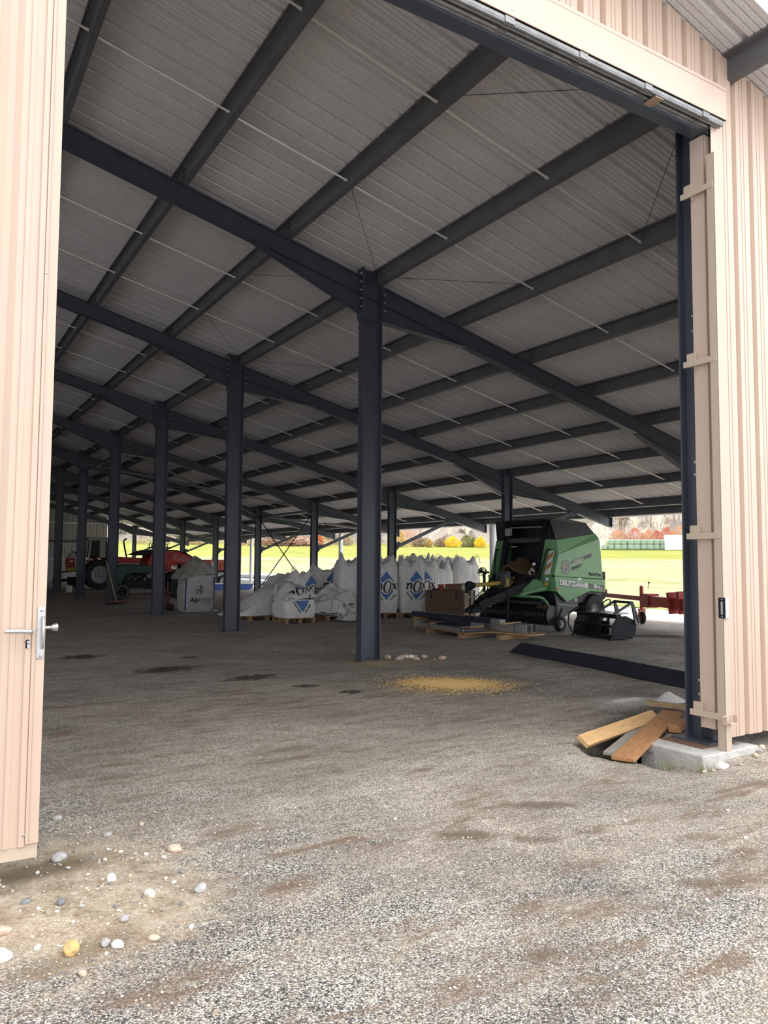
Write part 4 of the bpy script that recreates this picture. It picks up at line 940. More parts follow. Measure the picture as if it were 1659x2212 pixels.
q = MB(); q.box((.86,-.35,2.06),(.01,.18,.022)); bp('small_label', WHITEP, q)
q = MB(); q.bar((1.22,-.75,1.30),(1.22,.75,1.30),.10,.10); fb = bp('front_beam', BLACK, q)
for y, m_ in ((-.42,STICK),(-.06,STICK),(-.22,GREY)):
    q = MB(); q.box((1.275,y,1.255 if m_ is STICK else 1.25),(.008,.15,.10)); q.build('warning_sticker', m_, fb)
q = MB(); q.box((1.10,-.05,1.12),(.25,1.3,.22)); bp('twine_tray', mat('dusty_black',(.04,.034,.03),.8,var=.4), q)
# straw left in the mouth of the chamber
q = MB(); q.grid(lambda u, v: (.50+.62*v, -.62+1.24*u, 1.36+.30*math.exp(-((u-.22)/.22)**2)*(1-.4*v)+.14*math.sin(u*PI)*(1-v)+.05*noise.noise(Vector((u*9,v*6,1)))), 50, 24); bp('straw_bed', STRAW, q, smooth=80, solid=.04)
q = MB(); rnd = random.Random(9)
for i in range(900):
    u, v = rnd.random(), rnd.random(); p = Vector((.50+.62*v, -.62+1.24*u, 1.39+.30*math.exp(-((u-.22)/.22)**2)*(1-.4*v)+.14*math.sin(u*PI)*(1-v))); d = Vector((rnd.uniform(-1,1),rnd.uniform(-1,1),rnd.uniform(-.5,.7))).normalized()*rnd.uniform(.04,.11); q.bar(p-d, p+d, .005, .005)
bp('loose_straw', STRAW, q)['kind'] = 'stuff'
# drawbar
q = MB(); q.bar((.95,.52,1.24),(2.62,.07,.60),.10,.20); q.bar((.95,-.52,1.24),(2.62,-.07,.60),.10,.20); db = bp('drawbar', BLACK, q, bevel=.008)
q = MB(); q.plate([(2.40,.14,.72),(2.70,.12,.62),(2.86,.06,.52),(2.84,.06,.44),(2.45,.13,.46)],(0,-.26,0)); q.lathe([(.035,-.025),(.075,-.025),(.075,.025),(.035,.025),(.035,-.025)], (2.93,0,.50), (0,0,1), 18); q.build('hitch_plate', BLACK, db, bevel=.006)
q = MB(); q.cyl((2.35,.12,.62),(2.35,.17,.62),.04,n=12); q.build('hitch_pin', GALV, db)
q = MB(); q.box((2.52,-.30,.80),(.34,.12,.035)); q.build('green_step', GREEN, db, bevel=.01)
# jack leg
q = MB(); q.bar((1.86,.30,.92),(1.95,.32,.03),.09,.07,up=(1,0,0)); jk = bp('jack_leg', BLACK, q, bevel=.004)
q = MB(); q.box((1.95,.32,.012),(.18,.16,.024)); q.build('jack_foot', BLACK, jk)
q = MB(); q.cyl((2.50,.14,.62),(2.50,.16,.12),.012,n=6); q.cyl((2.5,.14,1.0),(2.5,.14,.62),.016,n=6); bp('hose_stand', BLACK, q)
# drive shaft
q = MB(); q.cyl((1.35,-.02,1.16),(2.75,-.02,1.10),.050,n=16); ps = bp('drive_shaft', YELLOW, q, smooth=40)
q = MB(); q.cyl((2.05,-.02,1.128),(2.16,-.02,1.123),.056,n=16); q.build('collar', STICK, ps, smooth=40)
q = MB(); q.lathe([(.055,-.02),(.07,.0),(.085,.05),(.075,.09),(.10,.12),(.10,.20),(.05,.24),(0,.24)], (2.72,-.02,1.10), (1,0,-.04), 16)
for i in range(5): q.lathe([(.098+.006*(i%2),.10+.022*i),(.108,.106+.022*i),(.098,.112+.022*i)], (2.72,-.02,1.10), (1,0,-.04), 16)
q.bar((2.90,-.02,1.08),(2.96,-.02,.92),.07,.06); q.build('universal_joint', BLACK, ps, smooth=40)
q = MB(); q.plate([(1.60,.16,1.46),(1.78,.16,1.38),(1.80,.16,1.02),(1.50,.16,.98)],(0,-.32,0)); sh_ = bp('shaft_shield', GREY, q, bevel=.02)
q = MB(); q.box((1.70,.165,1.16),(.10,.008,.20)); q.build('warning_sticker', STICK, sh_)
# hoses and cables at the front
rnd = random.Random(12)
for i in range(13):
    a = Vector((1.25+.1*rnd.random(), -.55+.8*rnd.random(), 1.15+.25*rnd.random())); b_ = Vector((2.1+.3*rnd.random(), -.35+.35*rnd.random(), .72+.2*rnd.random())); md = a.lerp(b_,.5)+Vector((.05*rnd.random(),-.25+.4*rnd.random(),.12+.28*rnd.random()-.15))
    q = MB(); q.tube([a, a.lerp(md,.5)+Vector((0,0,.06)), md, md.lerp(b_,.5)+Vector((0,0,-.03)), b_], .013, 6); bp('hydraulic_hose', RUBBER, q, smooth=60)
for i in range(6):
    c = Vector((1.75+.15*rnd.random(),-.66+.14*rnd.random(),1.34+.1*rnd.random())); r_ = .06+.05*rnd.random(); ax = Vector((rnd.uniform(-1,1),.8,rnd.uniform(-1,1))); x_ = ax.cross(Vector((0,0,1))).normalized(); y_ = x_.cross(ax).normalized()
    q = MB(); q.tube([c + x_*math.cos(k*PI/7)*r_ + y_*math.sin(k*PI/7)*r_ for k in range(11)], .010, 6); bp('coiled_hose', RUBBER, q, smooth=60)
q = MB(); q.bar((1.72,-.60,.9),(1.72,-.60,1.40),.05,.05); q.box((1.72,-.6,1.40),(.06,.3,.05)); bp('hose_bracket', DGREEN, q)
q = MB(); q.cyl((1.18,.58,1.62),(1.25,.62,1.62),.04,n=12); q.tube([(1.2,.50,1.30),(1.24,.46,1.42),(1.2,.52,1.5)],.025,8); q.cyl((1.2,.6,1.42),(1.22,.52,1.52),.03,n=8); bp('fittings', GALV, q, smooth=50)
# pickup
q = MB(); q.cyl((1.12,-1.0,.37),(1.12,1.0,.37),.17,n=24); pk = bp('pickup_drum', BLACK, q, smooth=40)
RING = mat('pickup_ring',(.022,.022,.024),.28,var=.3)
rm = None
for i in range(26):
    y = -.96+1.92*i/25
    if rm is None:
        q = MB(); q.lathe([(.17,-.03),(.235,-.028),(.245,0),(.235,.028),(.17,.03)], (0,0,0), (0,1,0), 26); o = q.build('pickup_band', RING, pk, smooth=40); rm = o
    else: o = rm.copy(); COL.objects.link(o); o.parent = pk
    o.location = (1.12,y,.37)
q = MB(); q.cyl((1.30,-.95,.70),(1.30,.92,.70),.075,n=18); bp('crop_roller', GREY, q, smooth=40)
q = MB(); q.plate([(1.10,-.98,.62),(1.36,-.98,.80),(1.42,-.98,.74),(1.18,-.98,.55)],(0,1.96,0)); bp('roller_guard', BLACK, q)
q = MB(); q.tube([(1.35,-.55,.88),(1.52,-.35,.84),(1.55,0,.83),(1.55,.75,.83),(1.50,.92,.83),(1.36,.98,.80),(1.22,1.02,.66),(1.14,1.04,.48)], [.035]*5+[.03,.022,.02], 10); bp('bumper_tube', GREEN, q, smooth=60)
q = MB(); q.plate([(1.20,.70,1.32),(1.18,.95,.98),(1.54,.42,.85),(1.54,.33,.85)],(.0,-.02,.0)); q.bar((1.19,.95,1.05),(1.55,.46,.86),.05,.04); bp('green_strut', GREEN, q, solid=.03)
q = MB(); rnd = random.Random(5)
for i in range(260):
    p = Vector((1.13+.16*rnd.random(), .72+.3*rnd.random(), .52+.16*rnd.random())); d = Vector((rnd.uniform(-1,1),rnd.uniform(-1,1),rnd.uniform(-1,.6))).normalized()*rnd.uniform(.03,.09); q.bar(p-d,p+d,.006,.006)
bp('straw_tuft', STRAW, q)['kind'] = 'stuff'
q = MB()
for i in range(15): q.lathe([(.012,-.006),(.02,-.006),(.02,.006),(.012,.006)], (1.02,1.10,.66-.028*i), (0 if i%2 else 1,1 if i%2 else 0,0), 8)
bp('chain', BLACK, q)
q = MB()
for i in range(34): q.cyl((1.02+.03*math.sin(i), -.98+.058*i, .16),(1.10, -.98+.058*i,.05),.004,n=4)
bp('tines', GALV, q)['kind'] = 'stuff'
q = MB(); q.box((.3,0,.62),(1.0,1.7,.10)); q.cyl((-.68,-.9,.425),(-.68,.9,.425),.06,n=12); q.bar((.95,.6,.95),(1.0,.6,.4),.05,.05); q.bar((.95,-.6,.95),(1.0,-.6,.4),.05,.05); bp('axle_frame', BLACK, q)
# rear gate latch group
q = MB(); q.bar((-1.04,.85,1.35),(-1.34,.85,1.36),.10,.10); q.bar((-1.32,.85,1.42),(-1.30,.85,.80),.07,.09); q.plate([(-1.05,.92,1.22),(-1.12,.92,1.38),(-1.24,.92,1.0),(-1.38,.92,.95),(-1.40,.92,.86),(-1.25,.92,.70),(-1.02,.92,.66)],(0,-.06,0)); rg = bp('rear_gate_linkage', BLACK, q)
q = MB(); q.plate([(-1.10,.925,1.20),(-1.15,.925,1.30),(-1.22,.925,1.05),(-1.16,.925,.88)],(0,.02,0)); q.build('grey_plate', GREY, rg)
# ------------------------------------------------------------------ stack of steel profiles on bearers
SO = Vector((4.67, 9.46, 0)); SRZ = math.atan2(-.994, .106)       # local x runs along the profiles, towards the doorway
SM = Matrix.Translation(SO) @ Matrix.Rotation(SRZ, 4, 'Z')
def sthing(nm, lab, cat, grp=None):
    t = thing(nm, lab, cat, SO, SRZ, grp); return t
BARD = mat('wrapped_dark_steel',(.028,.032,.05),.35,var=.2); ZINC = mat('zinc_profile',(.30,.295,.285),.4,.35,var=.15)
for i,(x,y,l,lab) in enumerate(((-.72,-.45,.75,'bearer block under the rear end of the dark sheets'),(.48,-.55,.8,'bearer block under the middle of the dark sheets'),(1.27,-.12,.9,'bearer block under the front end of the grey channels'))):
    q = MB(); q.M = SM; q.box((x,y,.05),(.10,l,.10)); o = q.build('timber_bearer', PALLET); tag(o, 'short timber '+lab, 'timber', 'timber bearers of the steel stack')
q = MB(); q.M = SM; q.box((-.25,-.45,.115),(2.0,.70,.022),(0,0,-.19)); tag(q.build('plywood_sheet', PALLET), 'thin board under the dark flat sheets of the steel stack', 'board')
q = MB(); q.M = SM; q.box((.75,.04,.112),(2.0,.55,.022),(0,0,.08)); tag(q.build('plywood_sheet', PINE), 'reddish board under the grey channels of the steel stack', 'board')
t = thing('steel_sheets', 'flat dark sheets with pale grey edge, lowest in the steel stack', 'steel sheets', SO, SRZ)
q = MB(); q.box((-.42,-.38,.165),(2.05,.60,.07),(0,0,-.19)); q.build('sheets', BARD, t, bevel=.004)
q = MB(); q.box((-.478,-.685,.163),(2.05,.014,.072),(0,0,-.19)); q.build('grey_edge', ZINC, t)
q = MB(); q.box((-1.50,-.42,.17),(.16,.12,.12),(0,0,.2)); q.build('grey_end_bracket', ZINC, t)
for i, y in enumerate((.08, .26)):
    t = thing('steel_channel', ('nearer' if i == 0 else 'farther') + ' long grey steel channel with open end, on the reddish board', 'steel profile', SO, SRZ, 'long steel channels')
    q = MB(); poly = [(-.085,.09),(-.085,-.09),(.085,-.09),(.085,.09),(.05,.09),(.05,.08),(.075,.08),(.075,-.08),(-.075,-.08),(-.075,.08),(-.05,.08),(-.05,.09)]
    q.extr(poly, (-.95,y-.10,.215),(1.50,y+.06,.215)); q.build('channel', ZINC, t)
    q = MB(); q.box((1.73,y+.04,.22),(.012,.17,.18)); 
    q = MB(); q.box((1.48,y-.02,.215),(.05,.012,.17)); q.build('end_clip', GALV, t)
for i,(y0,y1,z,x0,x1,lab) in enumerate(((.40,-.08,.25,-2.0,-.1,'short dark wrapped steel bar in the middle of the stack'),(-.05,-.22,.25,-1.0,.15,'second dark wrapped bar lying beside the grey channels'))):
    t = thing('steel_bar', lab, 'steel profile', SO, SRZ, 'dark wrapped steel bars'); q = MB(); q.bar((x0,y0,z),(x1,y1,z),.16,.10); q.build('bar', BARD, t, bevel=.006); q = MB(); q.bar((x1,y1,z),(x1+.28,y1+.01,z-.01),.15,.09); q.build('bare_end', ZINC, t, bevel=.01)
for x, y, r_, l, lab in ((-.95,-.35,.15,.5,'rear spacer lath across the dark sheets'),(.42,-.5,-.1,.6,'middle spacer lath across the dark sheets'),(1.0,.10,.2,.75,'spacer lath under the top bar')):
    q = MB(); q.M = SM; q.box((x,y,.215 if y < 0 else .315),(.09,l,.022),(0,0,r_)); tag(q.build('spacer_lath', PINE), lab + ' of the steel stack', 'lath', 'spacer laths in the steel stack')
t = thing('steel_bar', 'longest dark steel bar lying on top of the stack, with pale bare end', 'steel profile', SO, SRZ, 'dark wrapped steel bars')
q = MB(); q.bar((-2.3,.10,.345),(.60,-.03,.345),.18,.11); q.build('bar', BARD, t, bevel=.006)
q = MB(); q.bar((.60,-.03,.34),(.90,-.045,.34),.17,.10); q.build('bare_end', ZINC, t, bevel=.008)
q = MB(); q.M = SM; q.box((-2.05,.10,.14),(.12,.4,.28)); tag(q.build('timber_bearer', PALLET), 'timber block under the rear end of the top steel bar', 'timber', 'timber bearers of the steel stack')
for x, y0, y1, z, lab in ((-.9,-.62,.0,.21,'rear'),(.45,-.88,-.2,.21,'middle'),(1.22,-.02,.45,.325,'front')):
    q = MB(); q.M = SM; q.tube([(x,y0,.01),(x,y0,z),(x,y1,z+.005),(x,y1,.02)],.008,5); tag(q.build('binding_strap', BLACK), f'{lab} black binding strap round the steel stack', 'strap', 'binding straps of the steel stack')

# ------------------------------------------------------------------ folded dark ridge flashing on the ground
a, b = Vector((3.30,6.34,0)), Vector((2.57,1.55,0)); ax = (b-a).normalized(); pn = Vector((-ax.y,ax.x,0)); pn = pn if pn.x > 0 else -pn
q = MB(); pr_ = [(-.26,.005),(.0,.165),(.28,.005)]
q.add([Vector((p.x,p.y,hg(p.x,p.y))) + pn*u + Vector((0,0,w_)) for p in (a, a.lerp(b,.5), b) for u, w_ in pr_], [(0,1,4,3),(1,2,5,4),(3,4,7,6),(4,5,8,7)])
tag(q.build('ridge_flashing', mat('navy_sheet',(.022,.026,.042),.5,var=.2,scale=2), solid=.012), 'long folded dark sheet-metal flashing lying on the gravel towards the right jamb', 'flashing')

# ------------------------------------------------------------------ black skid frame (loader grab) in front of the baler wheel
a, b = Vector((6.62,8.20,0)), Vector((6.36,6.86,0)); ln = (b-a).length
t = thing('loader_grab', 'low black steel loader grab frame on the ground in front of the baler tyre', 'loader attachment', a.lerp(b,.5), math.atan2(b.y-a.y, b.x-a.x)); L2_ = ln/2
# local +x towards camera right, +y away from the camera
prof_ = [(-.08,.03),(.30,.03),(.52,.13),(.56,.36),(.50,.42),(.28,.52),(.06,.50),(-.05,.34),(-.10,.12)]
for x in (-L2_, L2_): 
    q = MB(); q.plate([(x-.015,y,z) for y,z in prof_], (.03,0,0)); q.build('end_plate', BLACK, t, bevel=.006)
    q = MB(); q.bar((x,-.13,.0),(x,-.04,.12),.03,.03); q.build('tooth', BLACK, t)
for z, y, h in ((.075,-.07,.085),(.30,-.05,.05),(.50,.06,.08)):
    q = MB(); q.bar((-L2_,y,z),(L2_,y,z),.06,h); q.build('cross_bar', BLACK, t, bevel=.004)
for x in (-.34, .12, .42):
    q = MB(); q.bar((x,-.06,.08),(x,.05,.50),.05,.04,up=(0,1,0)); q.build('upright', BLACK, t)
q = MB(); q.span((-.28,.02,.08),(.14,.05,.46)); q.build('front_plate', BLACK, t)
q = MB(); q.add([(-.25,.08,.545),(.60,.08,.545),(.62,.42,.57),(-.2,.42,.57)],[(0,1,2,3)]); q.build('top_sheet', mat('worn_grey_sheet',(.13,.13,.13),.35,.4,var=.25), t, solid=.012)
q = MB(); q.span((-L2_,.42,.05),(-.1,.46,.34)); q.span((.45,.42,.05),(L2_,.46,.34)); q.span((-L2_,.05,.03),(L2_,.46,.05)); q.build('rear_panel', BLACK, t)
for x in (-.05,.55):
    q = MB(); q.bar((x,.08,.55),(x+.12,.46,.80),.045,.045); q.bar((x+.12,.46,.80),(x+.10,.66,.36),.045,.045); q.bar((x+.12,.46,.80),(x+.18,.50,.34),.04,.04); q.build('headstock_arm', GREY, t)
q = MB(); q.bar((.07,.46,.80),(.67,.46,.80),.05,.05); q.build('headstock_bar', BLACK, t)
q = MB(); q.tube([(-.45,.2,.62),(-.62,.0,.66),(-.84,-.1,.50),(-.90,-.1,.26),(-.78,-.08,.08),(-.55,-.06,.02)], .018, 8); q.build('hydraulic_hose', RUBBER, t, smooth=60)
q = MB(); c0 = Vector((-.12,.38,.74)); q.tube([c0+Vector((.12*math.cos(k*PI/6),.06*math.sin(k*PI/6)*1.3,.09*math.sin(k*PI/6))) for k in range(13)], .014, 6); q.build('coiled_hose', RUBBER, t, smooth=60)

# ------------------------------------------------------------------ red implement with castor wheel
a, b = Vector((11.2,11.5,.69)), Vector((9.35,6.75,.66)); dv = (b-a).normalized()
t = thing('red_drawbar_implement', 'long red steel implement beam carried on a small jockey wheel', 'farm implement', (a.x,a.y,0), math.atan2(dv.y, dv.x)); LN = (Vector((b.x,b.y,0))-Vector((a.x,a.y,0))).length
q = MB(); q.bar((-1.2,0,.70),(LN*.52,0,.69),.12,.12); q.build('slim_beam', RED, t, bevel=.008)
q = MB(); q.bar((LN*.46,0,.66),(LN+.8,0,.64),.26,.26); q.build('main_beam', RED, t, bevel=.012)
q = MB(); q.bar((LN*.46,0,.66),(LN*.52,0,.66),.32,.36); q.build('flange', RED, t)
q = MB(); q.cyl((LN*.40,.0,.36),(LN*.40,.0,1.0),.05,n=14); q.cyl((LN*.40,0,1.0),(LN*.40,0,1.04),.035,n=10); q.build('jockey_post', REDOLD, t, smooth=40)
q = MB(); q.lathe([(.05,-.05),(.13,-.055),(.17,-.03),(.175,0),(.17,.03),(.13,.055),(.05,.05)], (LN*.40,-.0,.18), (0,1,0), 24); w_ = q.build('jockey_wheel', RUBBER, t, smooth=50)
q = MB(); q.cyl((LN*.40,-.06,.18),(LN*.40,.06,.18),.06,n=12); q.build('hub', REDOLD, w_)
q = MB(); q.bar((LN*.40,-.08,.18),(LN*.40,-.08,.40),.05,.015); q.bar((LN*.40,.08,.18),(LN*.40,.08,.40),.05,.015); q.box((LN*.40,0,.40),(.10,.18,.03)); q.build('fork', REDOLD, t)
q = MB(); q.cyl((LN*.46,.02,.95),(LN*.47,.02,1.12),.008,n=6); q.blob((LN*.47,.02,1.13),(.03,.03,.03),1,0,1); q.build('crank_knob', BLACK, t)
for x, z0, z1 in ((LN*.72,.40,.92),(LN*.80,.42,.96)):
    q = MB(); q.bar((x-.03,-.02,z1),(x+.06,.0,z0),.10,.34 if x < LN*.75 else .30,up=(0,1,0)); q.build('clamp_bracket', RED, t, bevel=.006)
q = MB(); q.cyl((LN+.62,0,.50),(LN+.62,0,1.0),.05,n=10); q.build('black_mast', BLACK, t)

# ------------------------------------------------------------------ boards round the footing
def board(name, m_, a, b, w, h, lab, up=(0,0,1)):
    a, b = Vector(a), Vector(b); L0 = (b-a).length; t = MB(); x = (b-a).normalized(); z = Vector(up); y = z.cross(x).normalized(); z = x.cross(y)
    o = MB().box((0,0,0),(L0,w,h)).build(name, m_, bevel=.004); mw = Matrix((x,y,z)).transposed().to_4x4(); mw.translation = a.lerp(b,.5); o.matrix_world = mw; return tag(o, lab, 'board', 'loose boards round the footing')
board('timber_board', PINE, (-1.10,.545,.015), (.28,.86,.06), .13, .045, 'pale pine board, farthest of the boards across the pit by the footing', up=(.15,-.6,.8))
board('timber_board', BROWNB, (-1.12,.06,-.035), (.52,.84,.075), .20, .034, 'wide reddish-brown board lying on top across the pit')
board('timber_board', GREYB, (-1.03,.27,-.05), (.10,.80,.01), .15, .03, 'weathered grey board between the pale and the reddish-brown board')
board('timber_board', GREYB, (-.55,.17,-.07), (.55,.66,-.01), .15, .03, 'weathered grey board between the reddish-brown board and the footing')
board('timber_board', PINE, (-1.07,.15,-.06), (-.35,.62,-.03), .10, .03, 'short pale board peeping out left of the reddish-brown board')
board('timber_offcut', BROWNB, (.02,.42,.03), (.30,.55,.05), .12, .07, 'short reddish offcut block beside the doorway post')
board('timber_offcut', mat('dark_streaked_wood',(.42,.29,.16),.7,var=.5,scale=6,stretch=(1,10,18)), (.93,1.52,.028), (1.06,1.09,.028), .045, .075, 'short streaked plank lying alone on the gravel near the white dust heap')

# white dust heap, spilt grain
def mound(cx, cy, rx, ry, h, seed, n=40):
    q = MB()
    def f(u, v):
        a = 2*PI*u; r = v; w_ = 1+.22*noise.noise(Vector((math.cos(a)*1.4+seed, math.sin(a)*1.4, 0))); x, y = cx+math.cos(a)*rx*r*w_, cy+math.sin(a)*ry*r*w_
        k = max(0, 1-r); z = h*k**1.3*(1+.35*noise.noise(Vector((x*9,y*9,seed)))) + .006*noise.noise(Vector((x*40,y*40,1)))*(k>0)
        return (x, y, hg(x,y)-.006+z+.004*k)
    q.grid(f, n, 16, True); return q
POW = mat('white_powder',(.66,.65,.63),.95,var=.1,scale=30,bump=.3,bscale=60)
o = mound(1.36,1.55,.27,.17,.125,2).build('powder_heap', POW, smooth=180); tag(o, 'small heap of white powder on the gravel beside the doorway post', 'powder heap', kind='stuff')
o = mound(1.0,1.85,.50,.16,.012,5).build('powder_spread', POW, smooth=180); tag(o, 'thin spread of white powder left of the powder heap', 'powder', kind='stuff')
GRAIN = mat('yellow_grain',(.70,.47,.19),.7,var=.35,scale=60)
q = MB(); rnd = random.Random(3)
tet = [(1,0,0),(-1,0,0),(0,1,0),(0,-1,0),(0,0,1),(0,0,-1)]; tf = [(0,2,4),(2,1,4),(1,3,4),(3,0,4),(2,0,5),(1,2,5),(3,1,5),(0,3,5)]
for i in range(9000):
    r_, a = min(1.7, abs(rnd.gauss(0,.55))), rnd.uniform(0,2*PI); x, y = -.14+.62*r_*math.cos(a)+.12*r_*math.sin(a)+rnd.gauss(0,.05), 3.86+.62*r_*math.sin(a)-.30*r_*math.cos(a)+rnd.gauss(0,.06); s_ = rnd.uniform(.005,.009); c, n_ = math.cos(a*7), math.sin(a*7); z = hg(x,y)+.004+.012*max(0,1-r_)
    q.add([(x+s_*(p[0]*1.5*c-p[1]*n_), y+s_*(p[0]*1.5*n_+p[1]*c), z+s_*p[2]*.8) for p in tet], tf)
o = q.build('spilt_grain', GRAIN, norm=False); tag(o, 'patch of spilt yellow grain on the gravel in front of the central column', 'grain', kind='stuff')

# ------------------------------------------------------------------ stones
STM = [mat('stone_'+n, c, .8, var=.3, scale=14, bump=.15, bscale=25) for n, c in (('grey',(.40,.39,.38)),('white',(.72,.69,.64)),('ochre',(.66,.43,.18)),('pink',(.58,.44,.34)),('dark',(.20,.20,.21)),('tan',(.56,.46,.34)))]
def stone(x, y, d, m_, lab, seed, grp=None, asp=.65, cat='stone', flat=.6):
    q = MB(); q.blob((0,0,0),(d/2,d/2*asp,d/2*flat),seed,.28,3,0); o = q.build('stone', STM[m_], smooth=180); o.location = (x,y,hg(x,y)+d*flat*.30); o.rotation_euler.z = seed*1.3; return tag(o, lab, cat, grp)
for i,(x,y,d,m_,lab) in enumerate(((-5.742,-.945,.098,2,'largest stone of the bare dirt, orange-yellow, near the bottom left'),(-6.02,-.86,.105,1,'big white stone cut by the left edge of the picture'),(-5.865,-.842,.038,1,'round white pebble left of the orange-yellow stone'),
    (-5.735,-1.165,.042,3,'pinkish oval pebble at the lower edge of the dirt patch'),(-5.63,.13,.088,0,'grey stone standing just right of the door leaf bottom corner'),(-5.435,-.29,.075,1,'pale grey flat stone in the middle of the dirt patch'),(-5.405,-1.115+.10,.052,5,'tan oval pebble at the right end of the lowest pebble line'),
    (-5.60,-.955,.058,0,'grey stone just right of the orange-yellow stone'),(-5.56,-1.0,.060,1,'flat whitish stone below the grey one right of the orange stone'),(-5.86,-.39,.055,4,'dark grey stone below the door leaf, left one of two'),(-5.715,-.47,.056,4,'dark grey stone below the door leaf, right one of two'),
    (-5.985,-.64,.075,3,'pink stone at the left edge above the white stone'),(-5.48,-.78,.060,0,'light grey upright stone above the pebble line'),(-5.02,-.02,.085,3,'flat pinkish stone at the right side of the dirt patch'),(-5.06,-.62,.080,0,'flat grey stone at the right border of the dirt'),
    (-5.31,-.58,.068,1,'whitish flat stone right of centre in the dirt patch'),(-5.32,.36,.055,0,'small grey stone in the upper part of the dirt'),(-5.10,.43,.045,5,'round ochre-tan pebble at the upper right of the dirt'),(-5.55,.75,.06,0,'grey pebble on the muddy rim behind the door leaf'),(-5.22,-.98,.035,1,'white pebble on the dark gravel right of the tan pebble'))):
    stone(x,y,d,m_,lab,i+1)
rnd = random.Random(21)
for i in range(70):
    a, r_ = rnd.uniform(0,2*PI), math.sqrt(rnd.random()); x, y = -5.62+.62*r_*math.cos(a), -.35+.72*r_*math.sin(a); stone(x,y,rnd.uniform(.010,.030),rnd.choice((0,0,1,1,4,5,3)),'small pebble pressed into the bare dirt patch by the door leaf',i+50,'small pebbles in the dirt patch',cat='pebble')
for i in range(26):
    x, y = rnd.gauss(.68,.26), rnd.gauss(6.30,.22); stone(x,y,rnd.uniform(.05,.13),rnd.choice((5,5,0,1,3)),'rounded cobble in the little heap right of the central column foot',i+150,'cobbles at the central column foot',cat='cobble')
for i,(x,y,d,m_,lab) in enumerate(((-.62,-.38,.055,5,'tan stone leaning against the footing front, leftmost'),(-.56,-.42,.05,5,'rounded beige stone in front of the footing corner'),(-.47,-.43,.12,1,'big pale stone against the footing corner'),(.06,-.40,.07,5,'tan stone at the right of the footing'),(.22,-.32,.08,0,'grey stone under the cladding edge right of the footing'),(.34,-.28,.09,5,'flat tan stone under the cladding edge, farther right'),(-.30,-.50,.04,3,'pinkish pebble in front of the footing'))):
    stone(x,y,d,m_,lab,i+220)
for i,(x,y) in enumerate(((-2.9,-2.05),(-1.9,-1.6),(-1.72,-1.9),(-1.5,-1.2),(-2.3,-1.0),(-3.6,-.2))): stone(x,y,.028,1,'single white pebble lying loose on the open gravel',i+240,'loose white pebbles on the yard',cat='pebble')
# larger loose chips of the gravel
q = MB(); rnd = random.Random(77)
for i in range(2600):
    r_ = 2.6+2.9*rnd.random()**1.2; a = azim(rnd.uniform(-60,1700)); x, y = CAM.x+r_*math.sin(a), CAM.y+r_*math.cos(a)
    if x > -.7 and y > -.4: continue
    if x < -5.78 and y > -.3: continue
    s_ = rnd.uniform(.0035,.0085); b_ = rnd.uniform(0,PI); c, n_ = math.cos(b_), math.sin(b_); z = hg(x,y)+s_*.3
    q.add([(x+s_*(p[0]*1.25*c-p[1]*n_), y+s_*(p[0]*1.25*n_+p[1]*c), z+s_*p[2]*.7) for p in tet], tf)
def chip_mat():
    m, t, b, N = nt('gravel_chips'); g = N('NewGeometry'); r = N('ValToRGB'); e = r.color_ramp.elements
    while len(e) < 5: e.new(.5)
    for k,(p,c) in enumerate(((0,(.16,.16,.16)),(.3,(.34,.33,.32)),(.55,(.56,.51,.43)),(.75,(.66,.55,.40)),(1,(.86,.85,.82)))): e[k].position = p; e[k].color = (*c,1)
    t.links.new(g.outputs['Random Per Island'], r.inputs[0]); t.links.new(r.outputs[0], b.inputs['Base Color']); b.inputs['Roughness'].default_value = .85; return m
o = q.build('gravel_chips', chip_mat(), smooth=180, norm=False); tag(o, 'loose gravel chips scattered over the yard', 'gravel', kind='stuff')
# grass tufts at the footing
GRS = mat('grass_blade',(.17,.19,.07),.7,var=.3)
for cx, cy, lab in ((-.98,.12,'green grass tuft beside the near end of the reddish-brown board'),(-.60,-.36,'green grass tuft against the footing front face'),(-.80,-.15,'green grass tuft at the pit edge left of the footing')):
    q = MB(); rnd = random.Random(int(cx*100))
    for i in range(26):
        x, y = cx+rnd.gauss(0,.055), cy+rnd.gauss(0,.045); h = rnd.uniform(.05,.13); dx, dy = rnd.uniform(-.05,.05), rnd.uniform(-.05,.05); z = hg(x,y)-.005
        q.add([(x-.003,y,z),(x+.003,y,z),(x+dx*.5+.002,y+dy*.5,z+h*.7),(x+dx*.5-.002,y+dy*.5,z+h*.7),(x+dx,y+dy,z+h)], [(0,1,2,3),(3,2,4)])
    o = q.build('grass_tuft', GRS, norm=False); tag(o, lab, 'grass', kind='stuff')
